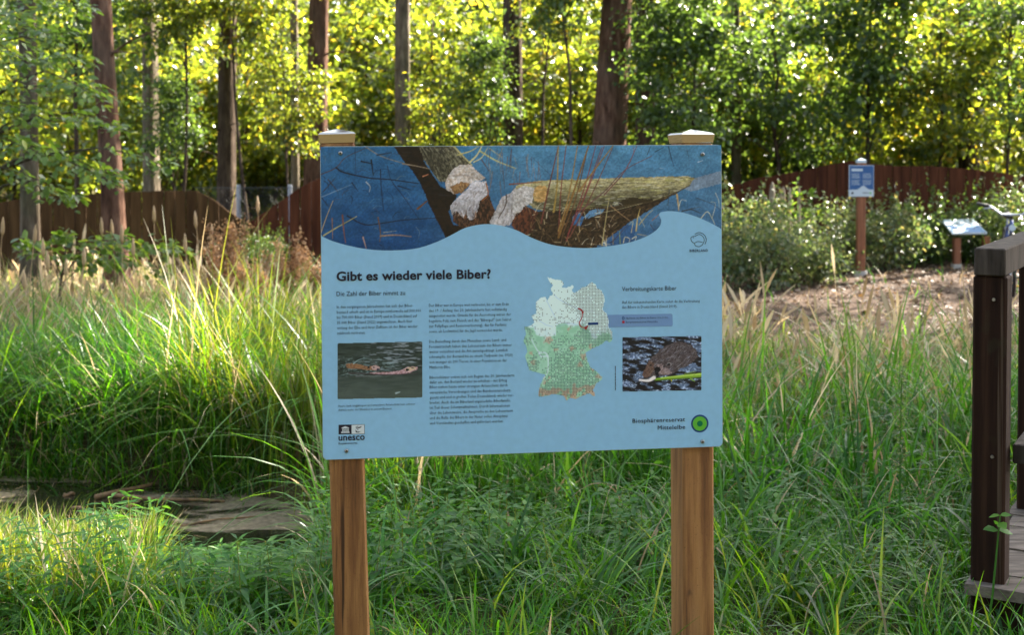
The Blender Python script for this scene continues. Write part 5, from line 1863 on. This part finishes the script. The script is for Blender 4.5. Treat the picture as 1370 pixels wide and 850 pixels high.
# ================================================================== grasses and herbs
def blades_np(base, h, w, ang, bend, seg, r, twist=0.5, tip=0.04, head=False):
    """ribbons growing from base (n,3); ang: direction of the bend; bend: how far the tip travels over the height"""
    n = len(base)
    d = np.stack([np.cos(ang), np.sin(ang), np.zeros(n)], 1)
    fa = ang + np.pi / 2 + r.normal(size=n) * twist
    s = np.stack([np.cos(fa), np.sin(fa), np.zeros(n)], 1)
    t = np.linspace(0, 1, seg + 1)
    rows = []
    for k in t:
        droop = np.maximum(0, bend - 0.55) * k ** 3 * 0.95
        c = base + d * (h * bend * k ** 1.8)[:, None] + np.array([0, 0, 1.0]) * (h * (k - droop - 0.18 * bend * k * k))[:, None]
        ww = w * (0.65 + 0.6 * k - 1.25 * k ** 2.2) if k < 1 else w * tip
        ww = np.maximum(ww, w * tip)
        if head:                              # thin stem with a feathery seed head
            ww = w * (0.22 if k < 0.72 else 0.3 + 1.5 * math.sin(math.pi * min(1.0, (k - 0.68) / 0.32)))
        rows += [c - s * (ww / 2)[:, None], c + s * (ww / 2)[:, None]]
    V = np.stack(rows, 1)
    m = 2 * (seg + 1)
    b = np.arange(n)[:, None] * m
    F = np.concatenate([b + np.array([2 * i, 2 * i + 1, 2 * i + 3, 2 * i + 2]) for i in range(seg)])
    return V.reshape(-1, 3), F, m


GREEN = np.array([(0.028, 0.13, 0.006), (0.048, 0.175, 0.008), (0.07, 0.205, 0.010), (0.018, 0.078, 0.010), (0.09, 0.205, 0.014)])
SEDGE = np.array([(0.026, 0.098, 0.014), (0.038, 0.125, 0.02), (0.055, 0.14, 0.028), (0.032, 0.11, 0.012)])
LIGHT = np.array([(0.10, 0.17, 0.03), (0.13, 0.19, 0.035), (0.075, 0.145, 0.025)])
STRAW = np.array([(0.42, 0.33, 0.21), (0.35, 0.27, 0.165), (0.52, 0.43, 0.30), (0.27, 0.19, 0.11)])


def hcap(x, y):
    """the near bank before the open water stays low, trodden and grazed"""
    q = x / y
    low = np.maximum(0.05, EYE - (752 - HORIZON) / F_PX * y - gz(x, y)) * (0.7 + 0.6 * fnoise(x * 4, y * 4, 77, 2))
    mid_ = np.maximum(0.12, EYE - (690 - HORIZON) / F_PX * y - gz(x, y)) * (0.6 + 1.0 * fnoise(x * 3, y * 3, 78, 2))
    k = sstep(-0.31, -0.28, q) * sstep(-0.135, -0.165, q) * (y < 6.2)
    k2 = (q < -0.28) & (y < 6.2)
    low = np.where(k > 0.5, low, 9.0)
    return np.where(k2, mid_, low)


class Grass:
    def __init__(self, name, label, seed):
        self.name, self.label, self.r = name, label, np.random.default_rng(seed)
        self.V, self.F, self.C, self.D, self.n = [], [], [], [], 0

    def sow(self, n, x0, x1, y0, y1, h, w, bend, seg, pal, straw=0.0, mask=None, clump=0.0, lean=None, head=False):
        r = self.r
        if clump > 0:
            nc = max(1, int(n / 14))
            cx, cy = r.uniform(x0, x1, nc), r.uniform(y0, y1, nc)
            i = r.integers(0, nc, n)
            x, y = cx[i] + r.normal(size=n) * clump, cy[i] + r.normal(size=n) * clump
            hs = (0.65 + 0.6 * r.random(nc))[i]
        else:
            x, y = r.uniform(x0, x1, n), r.uniform(y0, y1, n)
            hs = np.ones(n)
        k = np.abs(x) < y * 0.46 + 0.6
        k &= (pond_d(x, y) > np.where(y > 6.5, 0.86, 1.03))
        if mask is not None:
            k &= mask(x, y)
        # nothing grows through the boardwalk
        qx, qy = x - RX, y - RY
        al, ac = qx * bd.x + qy * bd.y, qx * bs.x + qy * bs.y
        k &= ~((al > -0.09) & (al < 1.8) & (ac > -0.07) & (ac < 1.4))
        x, y, hs = x[k], y[k], hs[k]
        n = len(x)
        z = gz(x, y) - 0.01
        patchy = fnoise(x * 1.1 + 9, y * 1.1, 41, 3)
        H = np.minimum(r.uniform(h[0], h[1], n) * hs * (0.5 + 0.95 * patchy), hcap(x, y))
        Wd = r.uniform(w[0], w[1], n)
        B = r.uniform(bend[0], bend[1], n)
        A = r.uniform(0, 2 * np.pi, n) if lean is None else lean + r.normal(size=n) * 1.0
        V, F, m = blades_np(np.stack([x, y, z], 1), H, Wd, A, B, seg, r, head=head)
        c = pal[r.integers(0, len(pal), n)] * (0.5 + 0.85 * r.random((n, 1)))
        c = c * (0.72 + 0.75 * fnoise(x * 0.9, y * 0.9, 43, 3))[:, None] * np.stack([0.8 + 0.5 * vnoise(x * 1.3, y * 1.3, 44), np.ones(n), np.ones(n)], 1)
        isd = r.random(n) < (straw(x, y) if callable(straw) else straw)
        c[isd] = STRAW[r.integers(0, len(STRAW), isd.sum())] * (0.8 + 0.4 * r.random((isd.sum(), 1)))
        self.V.append(V)
        self.F.append(F + self.n)
        cc = np.repeat(c, m, axis=0)
        self.C.append(cc)
        self.D.append(np.tile(isd.astype(np.int32), seg))
        self.n += len(V)
        return self

    def build(self):
        me = mesh_fast(self.name, np.concatenate(self.V), np.concatenate(self.F), np.concatenate(self.C))
        me.materials.append(MT['blade'])
        me.materials.append(MT['straw_blade'])
        me.polygons.foreach_set('material_index', np.concatenate(self.D))
        o = link(self.name, me, None)
        tag(o, self.label, 'grass', kind='stuff')
        return o


fg = Grass('foreground_grass', 'lush green grass in the shade round the board\'s posts', 1)
fg.sow(26000, -2.4, 3.0, 3.1, 5.9, (0.08, 0.22), (0.004, 0.009), (0.3, 1.3), 5, GREEN, 0.02, clump=0.03)
fg.sow(5200, -2.4, 3.0, 3.3, 6.0, (0.16, 0.34), (0.007, 0.013), (0.4, 1.5), 7, GREEN, 0.03, clump=0.05)
fg.sow(1500, -0.9, 3.0, 3.5, 5.6, (0.28, 0.5), (0.012, 0.020), (0.5, 1.5), 9, SEDGE, 0.03, clump=0.04)
fg.sow(160, -0.7, 2.2, 3.4, 4.6, (0.26, 0.42), (0.010, 0.015), (0.2, 0.9), 7, LIGHT, 0.05)
fg.sow(900, 1.2, 2.2, 3.2, 3.95, (0.22, 0.42), (0.005, 0.010), (0.4, 1.1), 7, GREEN, 0.03, clump=0.05)
fg.build()

rd = Grass('sedge_reeds', 'tall broad sedge blades in the ditch behind and right of the board', 2)
rd.sow(2600, -0.95, 3.4, 5.5, 7.4, (0.5, 1.0), (0.013, 0.022), (0.1, 1.4), 9, SEDGE, 0.06, clump=0.07)
rd.sow(6500, -0.9, 3.6, 5.2, 7.6, (0.15, 0.42), (0.008, 0.014), (0.3, 1.3), 6, GREEN, 0.1, clump=0.05)
rd.sow(900, -0.75, 0.9, 5.7, 6.9, (0.55, 0.95), (0.011, 0.018), (0.05, 0.55), 9, SEDGE, 0.05, clump=0.07)
rd.sow(700, -1.25, -0.5, 5.9, 7.3, (0.45, 0.8), (0.010, 0.016), (0.03, 0.3), 7, LIGHT, 0.12, clump=0.05)
rd.sow(700, -0.6, 0.9, 6.8, 8.0, (0.5, 0.9), (0.010, 0.016), (0.03, 0.4), 6, LIGHT, 0.35, clump=0.06)
rd.sow(500, -0.2, 3.2, 5.6, 7.6, (0.3, 0.7), (0.006, 0.010), (0.4, 1.5), 8, STRAW, 1.0, clump=0.08)
rd.build()

lf = Grass('bank_grass', 'bright tall grass on the near bank at the lower left', 3)
lf.sow(2200, -2.6, -1.15, 4.3, 5.6, (0.3, 0.6), (0.008, 0.014), (0.1, 0.8), 7, LIGHT, 0.16, clump=0.07)
lf.sow(3800, -2.7, -0.6, 4.2, 5.7, (0.15, 0.4), (0.005, 0.009), (0.2, 1.0), 6, GREEN, 0.18, clump=0.05)
lf.sow(60, -2.45, -1.6, 4.6, 5.5, (0.9, 1.2), (0.009, 0.014), (0.03, 0.3), 7, LIGHT, 0.1)
lf.build()

bk = Grass('far_bank_grass', 'dense green grass hanging over the far bank of the pond', 4)
bk.sow(9500, -4.6, 0.9, 7.15, 9.0, (0.45, 0.85), (0.009, 0.016), (0.4, 1.25), 6, np.concatenate([GREEN, SEDGE]), 0.05, clump=0.08)
bk.sow(1300, -1.9, 0.4, 7.0, 9.0, (0.6, 1.0), (0.010, 0.016), (0.1, 0.8), 7, LIGHT, 0.08, clump=0.06)
bk.sow(420, -4.4, -0.6, 7.0, 8.2, (0.6, 1.0), (0.013, 0.022), (0.9, 1.4), 9, SEDGE, 0.0)
bk.sow(11000, -4.8, 0.4, 6.85, 7.75, (0.2, 0.55), (0.007, 0.013), (0.4, 1.2), 5, np.concatenate([GREEN, SEDGE]), 0.12, clump=0.05)
bk.build()

md = Grass('meadow_grass', 'tall sunlit meadow grass turning to straw at the left', 5)
straw_f = lambda x, y: np.clip(0.14 + 0.6 * sstep(8.9, 11.0, y) + 0.7 * (fnoise(x * .6, y * .6, 47, 2) - .5), 0.04, 0.85)
md.sow(17000, -8.2, 1.4, 8.5, 12.0, (0.3, 0.62), (0.009, 0.017), (0.3, 1.5), 6, np.concatenate([GREEN, LIGHT]), straw_f, clump=0.10)
md.sow(14000, -9.0, 1.4, 11.5, 15.6, (0.3, 0.55), (0.010, 0.018), (0.3, 1.4), 5, np.concatenate([GREEN, LIGHT]), straw_f, clump=0.13)
md.sow(2600, -8.5, 1.4, 9.0, 14.0, (0.4, 0.66), (0.007, 0.012), (0.3, 1.5), 7, STRAW, 0.85, clump=0.12)
md.sow(2400, -8.5, 1.4, 9.2, 14.5, (0.38, 0.62), (0.014, 0.024), (0.1, 0.8), 9, STRAW, 1.0, clump=0.22, head=True)
md.build()

rm = Grass('right_meadow_grass', 'mixed green and straw grass between the ditch and the wood-chip path', 6)
nolit = lambda x, y: ~litter_in(x, y) | (rng.random(len(x)) < 0.03)
rm.sow(13000, 0.6, 6.0, 7.2, 10.6, (0.2, 0.5), (0.008, 0.015), (0.3, 1.4), 6, np.concatenate([GREEN, LIGHT]), 0.3, mask=nolit, clump=0.09)
rm.sow(900, 0.8, 6.0, 7.6, 10.8, (0.4, 0.7), (0.012, 0.02), (0.1, 0.8), 9, STRAW, 1.0, mask=nolit, clump=0.2, head=True)
rm.sow(5000, 1.5, 7.5, 10.0, 16.5, (0.12, 0.4), (0.008, 0.014), (0.3, 1.1), 4, GREEN, 0.5, mask=nolit, clump=0.12)
rm.build()

# fallen leaves and chips on the path
n = 15000
r = np.random.default_rng(8)
x, y = r.uniform(1.2, 9.5, n), r.uniform(8.8, 17.5, n)
k = litter_in(x, y)
x, y = x[k], y[k]
P = np.stack([x, y, gz(x, y) + 0.012 + 0.015 * r.random(len(x))], 1)
L = r.uniform(0.03, 0.075, len(x))
V, F = leaves_np(P, r.normal(size=P.shape) * np.array([1, 1, .25]), r.normal(size=P.shape) * .45 + np.array([0, 0, 1.0]), L, L * r.uniform(.3, .75, len(x)), .2)
MT['litter'] = leaf_mat('fallen_leaf', [(0, (0.045, 0.027, 0.018)), (.4, (0.10, 0.066, 0.046)), (.75, (0.18, 0.125, 0.092)), (.95, (0.32, 0.24, 0.18)), (1, (0.32, 0.18, 0.05))], (1.1, 1.0, .8), .6, .3, .2)
o = link('fallen_leaves', mesh_fast('fallen_leaves', V, F), MT['litter'])
tag(o, 'pale dry leaves and chips strewn over the path at right', 'leaf litter', kind='stuff')


# broad-leaved ground herbs
def herb_field(name, label, spots, seed):
    r = np.random.default_rng(seed)
    PP, DD, NN, LL, WW = [], [], [], [], []
    BV, BF, BC, nb = [], [], [], 0
    for (x, y, h, ln_, wr) in spots:
        g = gzf(x, y)
        a0 = r.uniform(0, 6.28)
        lean = np.array([math.cos(a0), math.sin(a0), 0]) * r.uniform(0, .35)
        nl = int(h / 0.035) + 3
        for i in range(nl):
            t = (i + 1) / nl
            p = np.array([x, y, g]) + lean * h * t * t + np.array([0, 0, h * t])
            a = a0 + i * 1.57
            for s in (0, math.pi):
                d = np.array([math.cos(a + s), math.sin(a + s), r.uniform(-.25, .5)])
                PP.append(p)
                DD.append(d)
                NN.append(np.array([0, 0, 1.0]) + r.normal(size=3) * .25)
                L_ = ln_ * (1.1 - .6 * t) * r.uniform(.7, 1.15)
                LL.append(L_)
                WW.append(L_ * wr)
        v, f, m = blades_np(np.array([[x, y, g]]), np.array([h]), np.array([.005]), np.array([a0]), np.array([float(np.linalg.norm(lean))]), 4, r, tip=.6)
        BV.append(v)
        BF.append(f + nb)
        BC.append(np.tile([(0.07, 0.1, 0.03)], (len(v), 1)))
        nb += len(v)
    PP, DD, NN = np.array(PP), np.array(DD), np.array(NN)
    V, F = leaves_np(PP, DD, NN, np.array(LL), np.array(WW), .15, near=True)
    o = link(name, mesh_fast(name, V, F, smooth=True), MT['leaf_herb'])
    tag(o, label, 'herbs', kind='stuff')
    me = mesh_fast('herb_stems', np.concatenate(BV), np.concatenate(BF), np.concatenate(BC))
    s = link('herb_stems', me, MT['blade'], o)
    s['kind'] = 'stuff'
    return o


def spots(n, x0, x1, y0, y1, h, ln_, wr, seed):
    r = random.Random(seed)
    out = []
    for _ in range(n):
        y = r.uniform(y0, y1)
        x = r.uniform(x0, x1)
        if pond_d(x, y) < 1.05:
            continue
        hc_ = 1.3 * float(hcap(np.array([x]), np.array([y]))[0])
        out.append((x, y, min(r.uniform(*h), hc_), r.uniform(*ln_), wr))
    return out


herb_field('willow_herbs', 'dark narrow-leaved herbs between the pond and the left post', spots(170, -1.75, -0.55, 4.15, 5.65, (.15, .38), (.10, .16), .2, 1), 11)
herb_field('low_herbs', 'small broad-leaved herbs low in the grass between the posts', spots(110, -0.7, 0.1, 4.3, 5.7, (.12, .32), (.05, .095), .5, 4) + spots(90, -0.2, 1.1, 4.5, 5.9, (.12, .32), (.05, .085), .5, 2) + spots(120, 1.0, 2.2, 3.9, 5.6, (.08, .28), (.04, .07), .55, 3), 12)

# dry brown dock plants
def dock(px, py_top, depth, label, seed, s=1.0):
    p = at(px, py_top, depth)
    g = gzf(p.x, depth)
    H = p.z - g
    t = thing('dock_plant', label, 'plant', (p.x, depth, g), 'dry brown dock plants in the meadow')
    r = np.random.default_rng(seed)
    mb = MB()
    P = []
    for k in range(7):
        a = r.uniform(0, 6.28)
        e = Vector((math.cos(a) * .21 * s * r.uniform(.2, 1), math.sin(a) * .21 * s * r.uniform(.2, 1), H * r.uniform(.72, 1.0)))
        o_ = Vector((e.x * .2, e.y * .2, H * .35))
        mb.tube([(e.x * .05, e.y * .05, -.02), o_, e], [.005, .004, .0015], 4, False)
        q = 240
        tt = r.random(q)
        c = np.array(o_) * (1 - tt[:, None]) + np.array(e) * tt[:, None]
        P.append(c + r.normal(size=(q, 3)) * .028 * s)
    mb.build('stem', MT['dry'], t, local=True)
    P = np.concatenate(P)
    n = len(P)
    L = r.uniform(.018, .036, n)
    V, F = leaves_np(P, r.normal(size=(n, 3)), r.normal(size=(n, 3)), L, L * .8, .3)
    link('seed_head', mesh_fast('seed_head', V, F), MT['dry_seed'], t)['kind'] = 'stuff'


dock(318, 296, 11.5, 'tallest dry brown dock plant under the dip in the fence', 1, 1.3)
dock(288, 325, 11.3, 'dry brown dock plant just left of the tallest one', 2)
dock(385, 315, 11.8, 'dry brown dock plant before the red fence left of the board', 3, 1.2)
dock(415, 338, 11.6, 'low dry dock plant against the board\'s left edge', 4)
dock(345, 345, 11.2, 'low dry dock plant between the two tall ones', 5)

# straw-coloured seed stalks
ORD = ['first', 'second', 'third', 'fourth', 'fifth', 'sixth', 'seventh', 'eighth', 'ninth', 'tenth', 'eleventh', 'twelfth', 'thirteenth', 'fourteenth', 'fifteenth', 'sixteenth', 'seventeenth']
for k, (px, py, d) in enumerate(sorted(((3, 290, 11), (46, 300, 11), (58, 318, 10.5), (64, 335, 10.2), (88, 345, 10.6), (136, 290, 11.4), (150, 293, 11.5), (163, 300, 11), (206, 275, 12), (262, 282, 12), (345, 262, 11.5), (248, 312, 11), (33, 360, 10), (112, 330, 10.4), (178, 318, 10.8), (232, 340, 10), (282, 300, 12.2)))):
    p = at(px, py, d)
    g = gzf(p.x, d)
    t = thing('seed_stalk', ORD[k] + ' straw-coloured seed stalk from the left edge of the meadow', 'grass stalk', (p.x, d, g), 'straw-coloured seed stalks in the meadow')
    H = p.z - g
    rr = random.Random(k)
    lx = rr.uniform(-.12, .12)
    MB().tube([(-lx, 0, -.02), (-lx * .4, 0, H * .5), (0, 0, H - .1)], [.004, .0035, .003], 4, False).build('stem', MT['straw'], t, local=True)
    MB().tube([(0, 0, H - .17), (lx * .02, 0, H - .13), (lx * .05, 0, H - .06), (lx * .1, 0, H)], [.004, .019, .016, .003], 6).build('seed_head', MT['straw'], t, smooth=True, local=True)

# single plants that stand out
def upright_plant(name, label, cat, px, py0, py1, depth, n_pair, ln_, wr, m, seed, lean=0.0, start=0.35):
    a, b = at(px, py0, depth), at(px + lean, py1, depth)
    r = np.random.default_rng(seed)
    g = gzf(a.x, depth)
    a.z = min(a.z, g + .05)
    t = thing(name, label, cat, (a.x, depth, g))
    MB().tube([Vector((a.x, depth, g - .02)), a.lerp(b, .5) + Vector((.01, 0, 0)), b], [.004, .0035, .002], 5, False).build('stem', MT['leaf_herb'], t)
    P, D, Nn, L = [], [], [], []
    for i in range(n_pair):
        q = a.lerp(b, start + (1 - start) * (i + 1) / n_pair)
        for s in (0, math.pi):
            w = i * 1.4 + s + r.uniform(-.3, .3)
            P.append(tuple(q - Vector((a.x, depth, g))))
            D.append((math.cos(w), math.sin(w) * .8, r.uniform(-.2, .35)))
            Nn.append((r.normal() * .2, r.normal() * .2 - .25, 1))
            L.append(ln_ * (1.15 - .5 * (i + 1) / n_pair) * r.uniform(.8, 1.1))
    L = np.array(L)
    V, F = leaves_np(np.array(P), np.array(D), np.array(Nn), L, L * wr, .15, near=True)
    link('foliage', mesh_fast('foliage', V, F, smooth=True), MT[m], t)


upright_plant('nettle', 'nettle with bright leaves right of the board\'s right post', 'plant', 1054, 700, 634, 5.3, 7, .075, .5, 'leaf_herb', 21)
upright_plant('seedling', 'thin seedling with three round leaves before the near railing post', 'plant', 1310, 805, 690, 3.75, 3, .05, .7, 'leaf_herb', 22, 28, 0.86)
upright_plant('nettle', 'low nettle in the grass at the lower right', 'plant', 1075, 800, 778, 4.3, 4, .06, .6, 'leaf_herb', 23)
p = at(1203, 700, 5.0)
t = thing('goosefoot', 'tall weed with a beaded seed spike left of the railing', 'plant', (p.x, 5.0, gzf(p.x, 5.0)))
q = at(1206, 505, 5.0)
b0 = Vector((p.x, 5.0, gzf(p.x, 5.0) - .02))
MB().tube([b0, b0.lerp(q, .5), q], [.005, .004, .002], 5, False).build('stem', MT['leaf_herb'], t)
r = np.random.default_rng(5)
n = 420
tt = r.random(n)
P = np.array(b0.lerp(q, .5))[None] * (1 - tt[:, None]) + np.array(q + Vector((0, 0, .03)))[None] * tt[:, None] + r.normal(size=(n, 3)) * np.array([.016, .016, .01]) - np.array(origin_of(t))
L = r.uniform(.006, .012, n)
V, F = leaves_np(P, r.normal(size=(n, 3)), r.normal(size=(n, 3)), L, L * .9, .3)
link('seed_head', mesh_fast('seed_head', V, F), MT['leaf_pale'], t)['kind'] = 'stuff'
P, D, L = [], [], []
for (px, py, dx) in ((1207, 508, 1), (1222, 514, 1), (1228, 536, 1), (1196, 516, -1), (1199, 538, -1), (1218, 565, 1)):
    P.append(tuple(at(1206, py + 6, 5.0) - origin_of(t)))
    D.append((dx, -.4, -.25))
    L.append(.055)
V, F = leaves_np(np.array(P), np.array(D, float), np.tile([(0.1, -.4, 1.0)], (len(P), 1)), np.array(L), np.array(L) * .28, .12, near=True)
link('foliage', mesh_fast('foliage', V, F, smooth=True), MT['leaf_herb'], t)

# sticks afloat on the pond
for k, (xa, ya, xb, yb, rr_, lab) in enumerate(((165, 683, 190, 668, .012, 'short pale stick afloat on the pond'), (128, 667, 255, 634, .016, 'long wet branch at the pond\'s far edge'), (150, 664, 300, 672, .014, 'orange-brown reed stem afloat across the pond'),
                                               (85, 663, 100, 661, .015, 'small bright chip of wood on the pond scum'), (225, 705, 345, 690, .007, 'thin stem afloat near the pond\'s right end'), (96, 679, 122, 684, .01, 'short dark-edged stick on the left of the pond'))):
    pts = []
    for q in np.linspace(0, 1, 6):
        dr = ray(xa + (xb - xa) * q, ya + (yb - ya) * q)
        s = (WATER_Z + .006 - EYE) / dr.z
        v_ = Vector((0, 0, EYE)) + dr * s
        v_.z += .006 * math.sin(q * 7 + k)
        pts.append(v_)
    tag(MB().tube(pts, [rr_ * (1 - .5 * q) for q in np.linspace(0, 1, 6)], 7).build('floating_stick', MT['stick'], None, smooth=True), lab, 'stick', 'sticks afloat on the pond')
